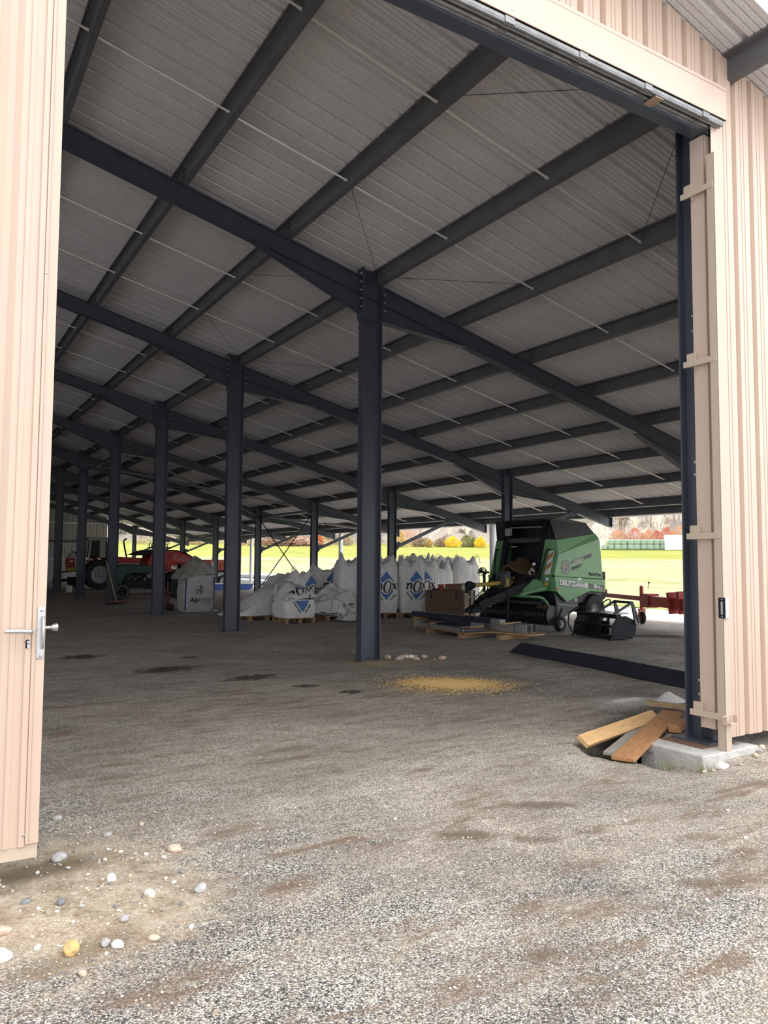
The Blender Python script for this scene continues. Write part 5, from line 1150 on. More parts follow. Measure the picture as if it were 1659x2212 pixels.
# ------------------------------------------------------------------ red tractor (seen from its right side, facing +X)
def wheel(par, c, r, w, s, lug, tm=RUBBER, rim_m=LGREY, rr=.6, nm='wheel', dish=.3):
    q = MB(); q.lathe([(r*rr,-w/2),(r*.86,-w/2*1.04),(r*.955,-w*.42),(r*.97,0),(r*.955,w*.42),(r*.86,w/2*1.04),(r*rr,w/2)], c, (0,1,0), 36)
    for i in range(lug):
        for o_ in (-1,1):
            a = 2*PI*(i+.5*(o_>0))/lug; p = Vector(c)+Vector((math.cos(a)*r*.955, o_*w*.24, math.sin(a)*r*.955)); q.box(p, (r*.09,w*.56,r*.07), (o_*.5*0,-a,o_*.0))
    ty = q.build(nm, tm, par, smooth=40)
    q = MB(); q.lathe([(r*(rr+.02),w*.46*s),(r*(rr+.02),w*.38*s),(r*rr*.92,w*(.38-dish)*s),(r*rr*.55,w*(.36-dish)*s),(r*rr*.5,w*(.46-dish)*s),(r*.09,w*(.46-dish)*s),(r*.08,w*(.6-dish)*s),(0,w*(.6-dish)*s)], c, (0,1,0), 28); rm = q.build('rim', rim_m, ty, smooth=40)
    q = MB()
    for i in range(8): a = 2*PI*i/8; q.cyl((c[0]+math.cos(a)*r*.17, c[1]+w*(.46-dish)*s, c[2]+math.sin(a)*r*.17),(c[0]+math.cos(a)*r*.17, c[1]+w*(.52-dish)*s, c[2]+math.sin(a)*r*.17),r*.03,n=6)
    q.build('wheel_bolts', BLACK, rm)['kind'] = 'stuff'; return ty
T = thing('red_tractor', 'red tractor with grey cab and tall exhaust, parked behind the near columns', 'tractor', (2.55,40.75,0), R(-4))
for s in (-1, 1):
    wheel(T, (0,.86*s,.83), .83, .48, s, 18, nm='rear_wheel'); wheel(T, (2.55,.80*s,.55), .55, .34, s, 14, nm='front_wheel')
    q = MB(); q.grid(lambda u, v: (math.cos(PI*(.02+.80*u))*.93-.02, s*(.62+.45*v), .83+math.sin(PI*(.02+.80*u))*.93), 16, 3); q.build('rear_fender', RED, T, smooth=60, solid=.03)
    q = MB(); 
    q.bar((.62,.72*s,1.55),(.45,.66*s,2.72),.07,.07); q.bar((-.62,.72*s,1.72),(-.52,.68*s,2.72),.10,.10); q.bar((.10,.74*s,1.75),(.10,.68*s,2.72),.30,.06,up=(0,1,0)); q.bar((.62,.72*s,1.0),(.62,.72*s,1.6),.07,.07); q.bar((.62,.73*s,1.02),(.2,.73*s,1.5),.06,.06); q.build('cab_pillar', CREAM, T, bevel=.01)
    q = MB(); q.add([(.60,.71*s,1.1),(.16,.72*s,1.75),(.16,.68*s,2.68),(.44,.665*s,2.68)],[(0,1,2,3)]); q.build('door_glass', GLASS, T, solid=.008)
    q = MB(); q.add([(-.58,.71*s,1.8),(-.02,.72*s,1.8),(-.02,.68*s,2.68),(-.50,.68*s,2.68)],[(0,1,2,3)]); q.build('side_window', GLASS, T, solid=.008)
    q = MB(); q.bar((.70,.75*s,2.5),(.80,1.0*s,2.5),.03,.03); q.box((.82,1.05*s,2.35),(.05,.2,.36)); q.build('mirror', BLACK, T)
    q = MB(); q.cyl((.52,.5*s,2.80),(.64,.5*s,2.80),.07,n=12); q.build('work_lamp', BLACK, T)
q = MB(); q.plate([(-.66,-.78,2.72),(.62,-.76,2.72),(.72,-.70,2.78),(.60,-.70,2.88),(-.58,-.70,2.90),(-.72,-.74,2.80)],(0,1.5,0)); q.build('cab_roof', CREAM, T, bevel=.03)
q = MB(); q.span((-.55,-.62,.75),(.62,.62,1.6)); q.build('cab_floor', BLACK, T)
q = MB(); q.bar((-.25,0,1.65),(-.15,0,1.75),.5,.5); q.bar((-.40,0,1.7),(-.52,0,2.25),.45,.1,up=(1,0,0)); q.tube([(.2,0,1.5),(.35,0,1.95)],.03); q.build('driver_seat', BLACK, T)
q = MB(); q.plate([(.66,-.36,1.30),(.66,-.36,1.83),(2.35,-.34,1.76),(2.62,-.33,1.66),(2.66,-.33,1.12),(.66,-.36,1.12)],(0,.70,0)); hd = q.build('bonnet', RED, T, bevel=.04)
q = MB(); q.span((.95,-.368,1.37),(2.35,-.352,1.46)); q.build('bonnet_stripe', mat('grey_stripe',(.25,.25,.26),.4,.3), hd)
for x in (.72, 2.45):
    q = MB(); q.bar((x,-.37,1.12),(x,-.37,1.80),.05,.02); q.build('white_edge_strip', WHITEP, hd)
q = MB(); q.span((.5,-.28,.62),(2.85,.28,1.15)); q.cyl((2.55,-.7,.55),(2.55,.7,.55),.09,n=10); q.cyl((0,-.7,.83),(0,.7,.83),.16,n=10); q.span((2.8,-.35,.6),(3.1,.35,1.0)); q.build('engine_chassis', BLACK, T)
q = MB(); q.tube([(1.45,-.36,1.78),(1.33,-.38,2.30),(1.26,-.38,2.66),(1.30,-.38,2.75),(1.42,-.38,2.86)],[.045,.045,.045,.045,.05],10); q.build('exhaust_pipe', BLACK, T, smooth=50)
q = MB(); q.tube([(.75,-.42,1.8),(.90,-.44,2.1),(.78,-.44,2.35)],.02,6); q.build('air_hose', BLACK, T)
q = MB(); q.span((-1.7,-.45,1.22),(-1.25,.45,1.72)); q.build('ballast_box', RED, T, bevel=.05)
q = MB(); q.plate([(-1.72,-.46,1.2),(-1.2,-.46,1.25),(-1.3,-.46,1.02),(-1.6,-.46,.98)],(0,.9,0)); q.build('yellow_plate', STICK, T)
q = MB(); q.span((-1.55,-.462,1.52),(-1.38,-.452,1.60)); q.build('white_label', WHITEP, T)
q = MB(); q.bar((-.3,-.45,.55),(-2.1,-.5,.50),.10,.14); q.bar((-.3,.45,.55),(-2.1,.5,.50),.10,.14); q.bar((-.4,0,1.1),(-1.9,0,.95),.08,.08); q.bar((-2.2,-.8,.45),(-2.2,.8,.45),.2,.3); q.bar((-1.2,-.6,.3),(-1.2,.6,.5),.7,.35); q.build('rear_linkage', BLACK, T)
q = MB()
for i in range(5): q.tube([(-1.3-.1*i,-.2+.1*i,1.7),(-1.2-.06*i,-.25,1.9+.05*i),(-.9,-.2,1.95),(-.7,-.2,1.8)],.018,5)
q.build('hydraulic_hoses', BLACK, T)['kind'] = 'stuff'

# ------------------------------------------------------------------ old dark green tractor facing left
T = thing('old_green_tractor', 'small old dark green tractor with yellow-ringed front wheel, facing left', 'tractor', (3.45,28.9,0), R(180+3))
for s in (-1, 1):
    wheel(T, (0,.66*s,.56), .56, .30, s, 16, nm='rear_wheel', rim_m=BLACK); 
    fw_ = wheel(T, (2.45,.52*s,.33), .33, .16, s, 10, nm='front_wheel', rim_m=BLACK, rr=.68, dish=.2)
    q = MB(); q.lathe([(.225,.07*s),(.245,.085*s),(.225,.095*s)], (2.45,.52*s,.33), (0,1,0), 28); q.build('yellow_rim_ring', mat('dull_yellow',(.36,.26,.10),.6), fw_, smooth=60)
    q = MB(); q.grid(lambda u, v: (math.cos(PI*(.12+.72*u))*.66, s*(.50+.34*v), .58+math.sin(PI*(.12+.72*u))*.66), 14, 3); q.build('fender', DGREEN, T, smooth=60, solid=.02)
q = MB()
hp = [(1.0,.92),(1.0,1.40),(1.35,1.44),(2.25,1.46),(2.50,1.42),(2.62,1.25),(2.66,.86),(2.62,.62),(2.40,.60),(2.30,.95),(1.9,1.08),(1.2,1.05)]
q.plate([(x,-.27,z) for x,z in hp],(0,.54,0)); q.build('bonnet', DGREEN, T, bevel=.05)
q = MB(); q.span((.1,-.2,.45),(2.3,.2,1.02)); q.cyl((2.45,-.5,.33),(2.45,.5,.33),.05,n=8); q.bar((2.45,0,.35),(2.45,0,.7),.12,.2); q.cyl((0,-.6,.56),(0,.6,.56),.13,n=10); q.build('engine_chassis', BLACK, T)
q = MB(); q.cyl((1.36,.36,.92),(1.10,.40,1.08),.10,n=14)
for i in range(5): q.cyl(Vector((1.36,.36,.92)).lerp(Vector((1.10,.40,1.08)),.1+.18*i), Vector((1.36,.36,.92)).lerp(Vector((1.10,.40,1.08)),.16+.18*i), .125, n=14)
q.cyl((1.43,.36,.86),(1.50,.36,.82),.07,n=12); q.build('finned_cylinder', mat('dull_aluminium',(.34,.34,.33),.45,.5), T, smooth=40)
q = MB(); q.box((.05,0,1.12),(.45,.45,.06)); q.box((-.16,0,1.32),(.05,.42,.30)); q.tube([(.85,0,1.1),(.55,0,1.42)],.02); q.lathe([(.17,-.01),(.19,0),(.17,.01)],(.54,0,1.43),(-.6,0,.8),20); q.build('seat_and_steering', BLACK, T)
q = MB()
for i in range(8): q.blob((1.25+.12*i,.26,.95-.05*(i%3)),(.03,.03,.03),i,.3,1)
q.build('engine_fittings', GALV, T)['kind'] = 'stuff'

# red rounded machine behind it
T = thing('red_forage_machine', 'red round-backed farm machine with pale lettering, behind the old green tractor', 'farm machine', (4.4,33.2,0), R(-3))
arc = [(-1.25,.55),(-1.35,1.3),(-1.10,1.95),(-.60,2.12),(.10,2.10),(.55,1.96),(.95,1.72),(1.3,1.40),(1.58,1.02),(1.66,.82),(1.5,.62),(.9,.55)]
q = MB(); q.plate([(x,-.95,z) for x,z in arc],(0,1.9,0)); bd = q.build('housing', RED, T, bevel=.05)
q = MB()
top = [(-.62,2.13),(.10,2.115),(.57,1.975),(.97,1.735),(1.32,1.415),(1.60,1.03)]
for (x0,z0),(x1,z1) in zip(top, top[1:]): q.add([(x0,-.97,z0),(x0,.97,z0),(x1,.97,z1),(x1,-.97,z1)],[(0,1,2,3)])
q.build('dark_rim_band', BLACK, T, solid=.04)
flat_decal(text2d('Rollo', .36, shear=.25, bold=.004), (.28,-.953,1.72), Vector((1,0,-.14)).normalized(), (0,0,1), 'pale_lettering', mat('pale_pink_lettering',(.5,.25,.27),.5), bd)
flat_decal(text2d('ecruiter', .34, bold=.014), (.40,-.953,1.26), Vector((1,0,-.12)).normalized(), (0,0,1), 'white_lettering', WHITEP, bd)
flat_decal(poly2d([(-.4,-.02),(.6,-.02),(.6,.02),(-.4,.02)]), (.3,-.953,1.50), (1,0,0), (0,0,1), 'dark_groove', BLACK, bd)
q = MB(); q.plate([(.35,-1.0,1.02),(.95,-1.0,1.05),(1.65,-1.0,.72),(1.45,-1.0,.70),(.5,-1.0,.9)],(0,.5,0)); q.build('wheel_guard', DGREEN, T)
for s in (-1,1): wheel(T, (.55,.85*s,.50), .50, .34, s, 16, nm='wheel', rim_m=BLACK)
q = MB(); q.plate([(-1.9,-.9,1.9),(-1.2,-.9,2.14),(-.5,-.9,2.20),(-.5,-.9,2.05),(-1.4,-.9,1.86)],(0,1.8,0)); q.build('black_hood', BLACK, T)
for i in range(8):
    q = MB(); q.bar((-1.15+.12*i,-.85,2.22),(-1.19+.12*i,-.85,2.40),.04,.04); q.bar((-1.19+.12*i,-.85,2.40),(-1.12+.12*i,-.85,2.43),.03,.03); q.build('spike', BLACK, T)
q = MB(); q.bar((-1.25,-.85,2.22),(-.15,-.85,2.24),.05,.06); q.build('spike_rail', BLACK, T)
q = MB(); q.span((1.45,-.6,.6),(1.75,.5,.95)); q.build('rear_light_board', RED, T)
q = MB(); q.span((-1.3,-.7,.3),(1.2,.7,.6)); q.build('frame', BLACK, T)

# red linkage stand beside the third near column
T = thing('red_linkage_stand', 'upright red steel linkage beside the third near column', 'implement', (.55,20.6,0), R(-10))
q = MB(); q.bar((-.12,0,.0),(-.10,0,1.55),.09,.09); q.build('mast', RED, T)
q = MB(); q.bar((-.25,.05,.12),(.30,.05,.10),.12,.12); q.bar((.18,.0,.0),(.20,0,.95),.06,.06); q.bar((-.1,0,.75),(.35,0,.55),.06,.08); q.box((.1,0,.35),(.3,.25,.3)); q.build('frame', mat('dark_red_metal',(.12,.02,.018),.5,var=.3), T)
for x in (-.05,.28):
    q = MB(); q.lathe([(0,-.03),(.10,-.03),(.12,0),(.10,.03),(0,.03)], (x,-.1,.12), (0,1,0), 16); q.build('roller', BLACK, T)

# ------------------------------------------------------------------ red tipping trailer, blue trough, pale pipes
T = thing('red_trailer', 'faded red two-axle farm trailer standing in the daylight at the back', 'trailer', (8.45,39.6,0), R(-3))
q = MB(); q.span((-2.1,-1.0,1.10),(1.3,-.95,1.68)); q.span((-2.1,.95,1.10),(1.3,1.0,1.68)); q.span((-2.1,-1.0,1.10),(-2.05,1.0,1.68)); q.span((1.25,-1.0,1.10),(1.3,1.0,1.68)); q.span((-2.1,-1,1.08),(1.3,1,1.12)); bx = q.build('load_box', REDOLD, T, bevel=.008)
q = MB()
for z in (1.25,1.42,1.66): q.span((-2.12,-1.02,z),(1.32,-.99,z+.025))
q.build('side_ribs', REDOLD, bx)
for i in range(6):
    q = MB(); q.span((-2.0+.62*i,-1.04,1.0),(-1.95+.62*i,-.99,1.45)); q.build('side_stake', RED, bx)
q = MB(); q.span((-2.0,-.5,.85),(1.2,-.4,1.08)); q.span((-2.0,.4,.85),(1.2,.5,1.08)); q.span((-1.2,-.9,.80),(-.6,.9,.95)); q.span((.5,-.9,.8),(1.0,.9,.95)); q.build('chassis', BLACK, T)
q = MB(); q.span((-.9,-.95,.72),(1.4,-.86,.95)); q.build('cream_side_guard', CREAM, T)
for x in (-1.35, .75):
    for s in (-1,1): wheel(T, (x,.85*s,.42), .42, .24, s, 0, nm='wheel', rim_m=mat('pale_rim',(.5,.48,.42),.6))
T = thing('blue_trough', 'low blue metal trough with pale rim on the gravel', 'trough', (9.0,37.3,0), R(-4))
q = MB(); q.plate([(-1.35,-.4,.0),(1.05,-.4,.0),(1.22,-.4,.12),(1.25,-.4,.34),(-1.45,-.4,.34),(-1.42,-.4,.1)],(0,.8,0)); q.build('tank', BLUEP, T, bevel=.02)
q = MB(); q.span((-1.47,-.42,.33),(1.27,.42,.37)); q.build('rim', WHITEP, T)
PP = mat('pale_blue_pipe',(.62,.68,.74),.4,var=.06)
for i,(z,dx) in enumerate(((.20,0),(.20,.45),(.56,.2))):
    q = MB(); q.cyl((14.4+dx,22+i,z),(13.6+dx,50+i,z),.19,n=18); tag(q.build('plastic_pipe', PP, smooth=40), f'long pale bluish pipe lying along the far gravel edge, {"nearest the shed" if i == 0 else "on the field side" if i == 1 else "on top of the other two"}', 'pipe', 'long pale pipes')

# broom and bucket
T = thing('broom', 'broom with wooden stick and red-brown head leaning on the fourth near column', 'broom', (.06,25.02,0), R(5))
q = MB(); q.cyl((.03,-.12,.10),(-.33,.10,1.62),.016,n=8); q.build('stick', PINE, T)
q = MB(); q.box((.02,-.13,.11),(.62,.08,.05)); q.build('head', mat('red_brown_head',(.20,.06,.045),.7), T)
q = MB(); 
for i in range(30): q.box((-.27+.02*i,-.13,.05),(.014,.07,.09))
q.build('bristles', mat('dark_bristle',(.06,.03,.03),.9), T)['kind'] = 'stuff'
T = thing('bucket', 'small white bucket at the foot of the sixth near column', 'bucket', (.40,36.9,0), .3)
q = MB(); q.lathe([(0,0),(.13,0),(.17,.32),(.18,.33),(.165,.33),(.125,.015),(0,.015)], (0,0,0), (0,0,1), 22); q.build('pail', WHITEP, T, smooth=40)
q = MB(); q.tube([(-.17,0,.31),(-.14,-.10,.36),(0,-.17,.38),(.14,-.10,.36),(.17,0,.31)],.006,5); q.build('handle', GALV, T)
# dark red frame cut off at the left behind the door
q = MB(); q.bar((-.9,45,0),(-.9,45,2.6),.15,.15); q.bar((-.9,45,2.5),(-2.4,45,2.2),.12,.12); q.bar((-.9,45,.9),(-2.4,45,.9),.14,.3); tag(q.build('red_steel_rack', REDOLD), 'red steel rack half hidden at the far left behind the last columns', 'machine frame')
# ------------------------------------------------------------------ landscape: bales, shed, shrubs, woods
def gp(px, r, dz=0): x, y = polar(px, r); return (x, y, hland(x,y)+dz)
BR = 150
def bale(px, r, row, lab, par=None):
    p = gp(px, r)
    q = MB(); q.blob((0,0,0),(1,1,1),1,0,1)
    return p
bl = MB()
def bale_mesh(seed):
    q = MB(); q.grid(lambda u, v: ((.62*(1+.035*noise.noise(Vector((math.cos(2*PI*u)*2+seed, v*3, math.sin(2*PI*u)*2)))))*sq(2*PI*u, 3.2)*math.cos(2*PI*u)*1.0, .62*sq(2*PI*u,2.6)*math.sin(2*PI*u), 1.0*(.5-.5*math.cos(PI*v))*.2+1.0*v*.8) if False else (.60*(1-.16*(2*v-1)**6)*(1+.03*noise.noise(Vector((math.cos(2*PI*u)*2+seed,v*3,1))))*sq(2*PI*u,3.2)*math.cos(2*PI*u), .60*(1-.16*(2*v-1)**6)*sq(2*PI*u,2.8)*math.sin(2*PI*u), .94*v), 26, 9, True)
    q.add([(.50*math.cos(2*PI*i/26)*sq(2*PI*i/26,3),.50*math.sin(2*PI*i/26)*sq(2*PI*i/26,3),.955) for i in range(26)], [tuple(range(26))]); return q
B0 = None; A0 = azim(1380); tx, ty = math.cos(A0-.02), -math.sin(A0-.02)
def put_bale(px, lvl, lab):
    global B0
    x, y, z = gp(px, BR); z += lvl*.97
    if B0 is None: B0 = bale_mesh(3).build('wrapped_bale', BALEW, smooth=50); o = B0
    else: o = B0.copy(); COL.objects.link(o)
    o.location = (x,y,z); o.rotation_euler = (0,0,px*.7%6); tag(o, lab, 'bale', 'green wrapped bales beyond the field'); return o
n_b = 10
for i in range(n_b): put_bale(1306+14.1*i, 0, f'green wrapped bale, {ORD[i]} from the left in the bottom row beyond the field')
for i in range(n_b-1): put_bale(1320+14.1*i, 1, f'green wrapped bale, {ORD[i]} from the left in the top row beyond the field')
x, y, z = gp(1462, 150); q = MB(); q.M = Matrix.Translation((x,y,z)) @ Matrix.Rotation(-A0, 4, 'Z'); q.box((.4,0,1.3),(5.0,2.6,2.7)); tag(q.build('white_container', mat('white_container',(.82,.83,.82),.5,var=.02), bevel=.05), 'plain white container standing right of the wrapped bales', 'container')
x, y, z = gp(1300, 152); q = MB(); q.M = Matrix.Translation((x,y,z)) @ Matrix.Rotation(-A0, 4, 'Z'); q.box((0,0,.7),(.9,1.0,1.5)); tag(q.build('white_box', MATS['white_container'], bevel=.03), 'small white box at the left end of the wrapped bales', 'box')

def branch_tree(seed, h, spread=.5, levels=4, thin=1.0, up=.35):
    rnd = random.Random(seed); q = MB()
    def grow(p, d, ln, r, lv):
        e = p + d*ln; q.cyl(p, e, r*thin, r*.62*thin, n=4 if lv > 1 else 6)
        if lv >= levels: return
        n = 5 if lv == 0 else 4
        for i in range(n + (lv >= 2)):
            k = .35+.65*(i+rnd.random())/(n+1) if lv else .30+.70*(i+.5)/n
            ax = Vector((rnd.uniform(-1,1),rnd.uniform(-1,1),rnd.uniform(-.2,.8))).normalized(); nd = (d*(1-spread*.6)+ax*spread+Vector((0,0,up*.3))).normalized()
            grow(p.lerp(e,min(k,1)), nd, ln*rnd.uniform(.45,.72), r*.5, lv+1)
        if lv < 3: grow(e, (d+Vector((rnd.uniform(-.2,.2),rnd.uniform(-.2,.2),.2))).normalized(), ln*.6, r*.6, lv+1)
    grow(Vector((0,0,0)), Vector((rnd.uniform(-.05,.05),rnd.uniform(-.05,.05),1)).normalized(), h*.45, h*.013, 0); return q
def leafball(seed, w, h, n, s=.3, spiky=0, base=.05, wf=1):
    rnd = random.Random(seed); q = MB()
    for i in range(n):
        a = rnd.uniform(0,2*PI); r_ = rnd.random()**.45; e = rnd.random(); z = base+e*h; k = math.sin(PI*min(1,(.18+.82*e)))**.6*(1+.35*noise.noise(Vector((math.cos(a)*1.5,math.sin(a)*1.5,e*3+seed)))); p = Vector((math.cos(a)*w*r_*k, math.sin(a)*w*r_*k, z))
        d = Vector((rnd.uniform(-1,1),rnd.uniform(-1,1),rnd.uniform(-.6,1)+spiky)).normalized(); x = d.cross(Vector((rnd.uniform(-1,1),rnd.uniform(-1,1),.3))).normalized()
        q.add([p-d*s-x*s*.22*wf, p-d*s*.2+x*s*.45*(1-.6*min(1,spiky))*wf, p+d*s], [(0,1,2)])
    return q
BARK = [mat('bark_'+n, c, .9, var=.2) for n, c in (('grey',(.36,.33,.29)),('pale',(.74,.70,.64)),('brown',(.29,.215,.155)),('rust',(.40,.26,.17)))]
PROT = {}
def tree(kind, px, r, sc, lab, grp, m_=None, cat='tree', nm='bare_tree', dz=0):
    if kind not in PROT:
        if kind[0] == 'b': q = branch_tree(int(kind[1:]), 12, .55+.05*(int(kind[1:])%3), 4, 1.0)
        elif kind[0] == 'c':  # conifer
            q = MB(); rnd = random.Random(5); q.cyl((0,0,0),(0,0,12),.18,.03,6)
            for i in range(1500):
                e = rnd.random(); w_ = 2.3*(1-e)**.8*(.8+.3*math.sin(e*40)); a = rnd.uniform(0,2*PI); rr = w_*rnd.random()**.4; p = Vector((math.cos(a)*rr,math.sin(a)*rr,.8+11.3*e-rr*.25)); d = Vector((math.cos(a),math.sin(a),-.35)).normalized(); x = Vector((-d.y,d.x,0)).normalized(); q.add([p-d*.35-x*.16,p-d*.35+x*.16,p+d*.4],[(0,1,2)])
        PROT[kind] = q.build(nm, m_, norm=False); o = PROT[kind]
    else: 
        o = PROT[kind].copy(); COL.objects.link(o); o.name = nm
        if m_ and o.data.materials[0] != m_:
            key = (kind, m_.name)
            if key not in PROT: d = PROT[kind].data.copy(); d.materials[0] = m_; PROT[key] = d
            o.data = PROT[key]
    x, y, z = gp(px, r, dz); o.location = (x,y,z-.1); o.rotation_euler = (0,0,(px*1.7+r)%6.28); o.scale = (sc*1.1,sc*1.1,sc); return tag(o, lab, cat, grp)
rnd = random.Random(31)
# woods on the hillside
for i in range(240):
    px = rnd.uniform(215,1520); r = rnd.uniform(186,300); k = 'b'+str(rnd.randint(1,5)); m_ = rnd.choice((BARK[0],BARK[2],BARK[2],BARK[3],BARK[0]))
    tree(k, px, r, rnd.uniform(.8,1.35), 'leafless brown tree among the woods on the hillside beyond the field', 'hillside woods', m_)
for i,(px,r,s,lab) in enumerate(((640,180,.55,'dark conifer left of the forsythia hedge, behind the central columns'),(262,190,.8,'green conifer seen left of the red tractor\'s exhaust pipe'),(600,184,.62,'dark conifer behind the brush pile'),(715,186,.75,'dark conifer right of the brush pile'),(1005,196,.8,'dark conifer behind the yellow forsythia bushes'))): tree('c1', px, r, s, lab, 'conifers beyond the field', mat('conifer_green',(.085,.125,.07),.9,var=.3), nm='conifer')
tree('b2', 1423, 165, .85, 'white-barked bare tree behind the right half of the wrapped bales', None, BARK[1], nm='birch_tree'); tree('b4', 1372, 168, .72, 'white-barked bare tree behind the middle of the wrapped bales', None, BARK[1], nm='birch_tree')
tree('b1', 930, 172, .75, 'pale slender bare tree left of the brightest forsythia', None, BARK[1], nm='birch_tree'); tree('b3', 972, 174, .8, 'pale slender bare tree behind the brightest forsythia', None, BARK[1], nm='birch_tree'); tree('b5', 1010, 173, .7, 'pale bare tree with spreading fork right of the brightest forsythia', None, BARK[1], nm='birch_tree')
SHRUB = {'yellow': mat('forsythia_yellow',(.80,.58,.04),.8,var=.25,scale=2), 'ochre': mat('ochre_shrub',(.52,.36,.12),.9,var=.25,scale=2), 'red': mat('red_twig',(.50,.17,.13),.9,var=.25,scale=2), 'orange': mat('orange_twig',(.60,.33,.21),.9,var=.25,scale=2), 'white': mat('white_blossom',(.74,.71,.64),.9,var=.2,scale=2), 'brown': mat('brown_twig',(.34,.25,.185),.9,var=.3,scale=2), 'olive': mat('olive_shrub',(.25,.25,.10),.9,var=.3,scale=2), 'rust': mat('rust_shrub',(.55,.18,.06),.9,var=.2)}
def shrub(px, r, w, h, c, lab, seed, n=700, spiky=0, grp=None):
    o = leafball(seed, w, h, n, .26 if c not in ('red','orange') else .40, spiky, wf=.45 if c in ('red','orange') else .8).build('shrub', SHRUB[c], norm=False); x, y, z = gp(px, r, -.1); o.location = (x,y,z); return tag(o, lab, 'shrub', grp)
for i,a in enumerate(((978,163,1.75,2.3,'yellow','brightest yellow forsythia bush, beyond the tops of the plain bags'),(1038,163,1.3,2.2,'yellow','yellow forsythia bush just left of the baler'),(927,163,.8,1.6,'ochre','small ochre-yellow bush left of the brightest forsythia'),(862,164,1.8,3.4,'ochre','ochre bush just right of the third eaves column'),(880,168,2.4,4.6,'orange','tall orange-brown thicket behind the ochre bush'),
    (953,166,1.6,1.9,'brown','low brown bush left of the brightest forsythia'),(1008,165,1.5,2.6,'olive','olive bush between the two forsythias'),(1023,166,1.2,2.0,'olive','smaller olive bush against the right forsythia'),(905,166,1.6,2.2,'brown','brown bush between the ochre bushes'),
    (1334,158,2.0,3.6,'orange','orange-twigged thicket above the left end of the bales'),(1372,158,2.2,4.0,'red','red-twigged thicket above the middle of the bales, left one'),(1402,159,1.9,3.6,'orange','pale orange thicket above the middle of the bales'),(1440,158,1.8,4.0,'red','red-twigged thicket above the right end of the bales'),(1468,160,2.0,4.2,'orange','orange-twigged thicket behind the white container'),(1420,160,1.6,3.4,'red','small red thicket beside the white-barked tree'),
    (1296,159,2.3,5.6,'white','white blossoming tree just behind the baler top'),(690,166,1.1,2.4,'rust','rust-red bush at the right end of the brush pile'))):
    px, r, w_, h, c, lab = a; shrub(px, r, w_, h, c, lab, i+3, 1500 if c == 'white' else 800 if c in ('red','orange') else 1100, 2.2 if c in ('red','orange') else .2)
for i in range(26):
    px = rnd.choice((rnd.uniform(215,560), rnd.uniform(720,1090), rnd.uniform(1300,1500), rnd.uniform(500,760))); shrub(px, rnd.uniform(167,178), rnd.uniform(1.4,2.4), rnd.uniform(1.8,3.2), rnd.choice(('brown','brown','olive','ochre')), 'dull hedge bush along the foot of the woods', 60+i, 420, .5, 'hedge along the foot of the woods')
# brush pile
q = MB(); rnd = random.Random(8)
for i in range(700):
    a = rnd.gauss(0,.45); p = Vector((a*8, rnd.gauss(0,1.2), max(.1, (2.4*math.exp(-(a*1.1)**2))*rnd.random()))); d = Vector((rnd.uniform(-1,1),rnd.uniform(-1,1),rnd.uniform(-.35,.35))).normalized()*rnd.uniform(.5,1.5); q.bar(p-d,p+d,.10,.10)
x, y, z = gp(615, 166); o = q.build('brush_pile', mat('cut_branches',(.42,.27,.20),.9,var=.3)); o.location = (x,y,z); o.rotation_euler.z = -azim(615); tag(o, 'long pile of cut branches beyond the field, behind the crossed brace rods', 'brush pile', kind='stuff')
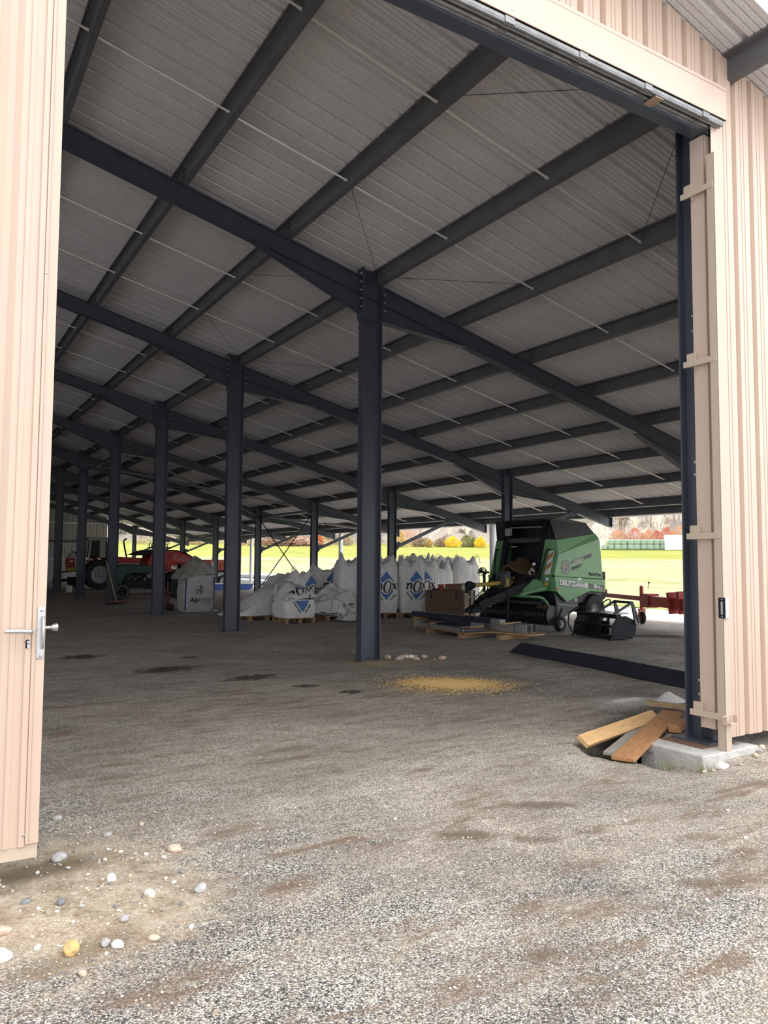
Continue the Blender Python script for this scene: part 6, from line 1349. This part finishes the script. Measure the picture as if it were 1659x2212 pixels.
# ------------------------------------------------------------------ light and camera
w = bpy.data.worlds.new('overcast'); bpy.context.scene.world = w; w.use_nodes = True; t = w.node_tree; L = t.links.new
bg = t.nodes['Background']; tc = t.nodes.new('ShaderNodeTexCoord'); sx = t.nodes.new('ShaderNodeSeparateXYZ'); L(tc.outputs['Generated'], sx.inputs[0])
rp = t.nodes.new('ShaderNodeValToRGB'); rp.color_ramp.elements[0].position = 0; rp.color_ramp.elements[0].color = (.72,.755,.81,1); rp.color_ramp.elements[1].position = .8; rp.color_ramp.elements[1].color = (1.24,1.24,1.24,1); L(sx.outputs[2], rp.inputs[0]); ad = t.nodes.new('ShaderNodeMath'); ad.operation = 'MULTIPLY_ADD'; ad.inputs[1].default_value = .36; ad.inputs[2].default_value = .96; L(sx.outputs[0], ad.inputs[0]); mm = t.nodes.new('ShaderNodeMixRGB'); mm.blend_type = 'MULTIPLY'; mm.inputs[0].default_value = 1; L(rp.outputs[0], mm.inputs[1]); L(ad.outputs[0], mm.inputs[2]); L(mm.outputs[0], bg.inputs[0]); bg.inputs[1].default_value = 1.25
sd = bpy.data.lights.new('sun', 'SUN'); sd.energy = 3.4; sd.angle = R(6); sd.color = (1,.955,.89)
so = bpy.data.objects.new('sun', sd); COL.objects.link(so); so.rotation_euler = Vector((-.30,-.72,-.80)).to_track_quat('-Z','Y').to_euler()
sc = bpy.context.scene; sc.view_settings.view_transform = 'Standard'; sc.view_settings.look = 'None'; sc.view_settings.gamma = 1; sc.view_settings.use_curve_mapping = False; sc.view_settings.exposure = 1.33
sc.cycles.max_bounces = 7; sc.cycles.diffuse_bounces = 5; sc.cycles.glossy_bounces = 3; sc.cycles.use_denoising = True; sc.cycles.adaptive_threshold = .02
cd = bpy.data.cameras.new('camera'); co = bpy.data.objects.new('camera', cd); COL.objects.link(co); sc.camera = co
cy, sy, cp, sp = math.cos(YAW), math.sin(YAW), math.cos(PIT), math.sin(PIT)
fw = Vector((sy*cp, cy*cp, sp)); rt = Vector((cy, -sy, 0)); up = rt.cross(fw); c_, s_ = math.cos(ROL), math.sin(ROL)
r2 = rt*c_ + up*s_; u2 = up*c_ - rt*s_
m = Matrix((r2, u2, -fw)).transposed().to_4x4(); m.translation = CAM; co.matrix_world = m
cd.sensor_fit = 'VERTICAL'; cd.sensor_height = 36; cd.lens = FPX/2212*36; cd.clip_start = .05; cd.clip_end = 2000
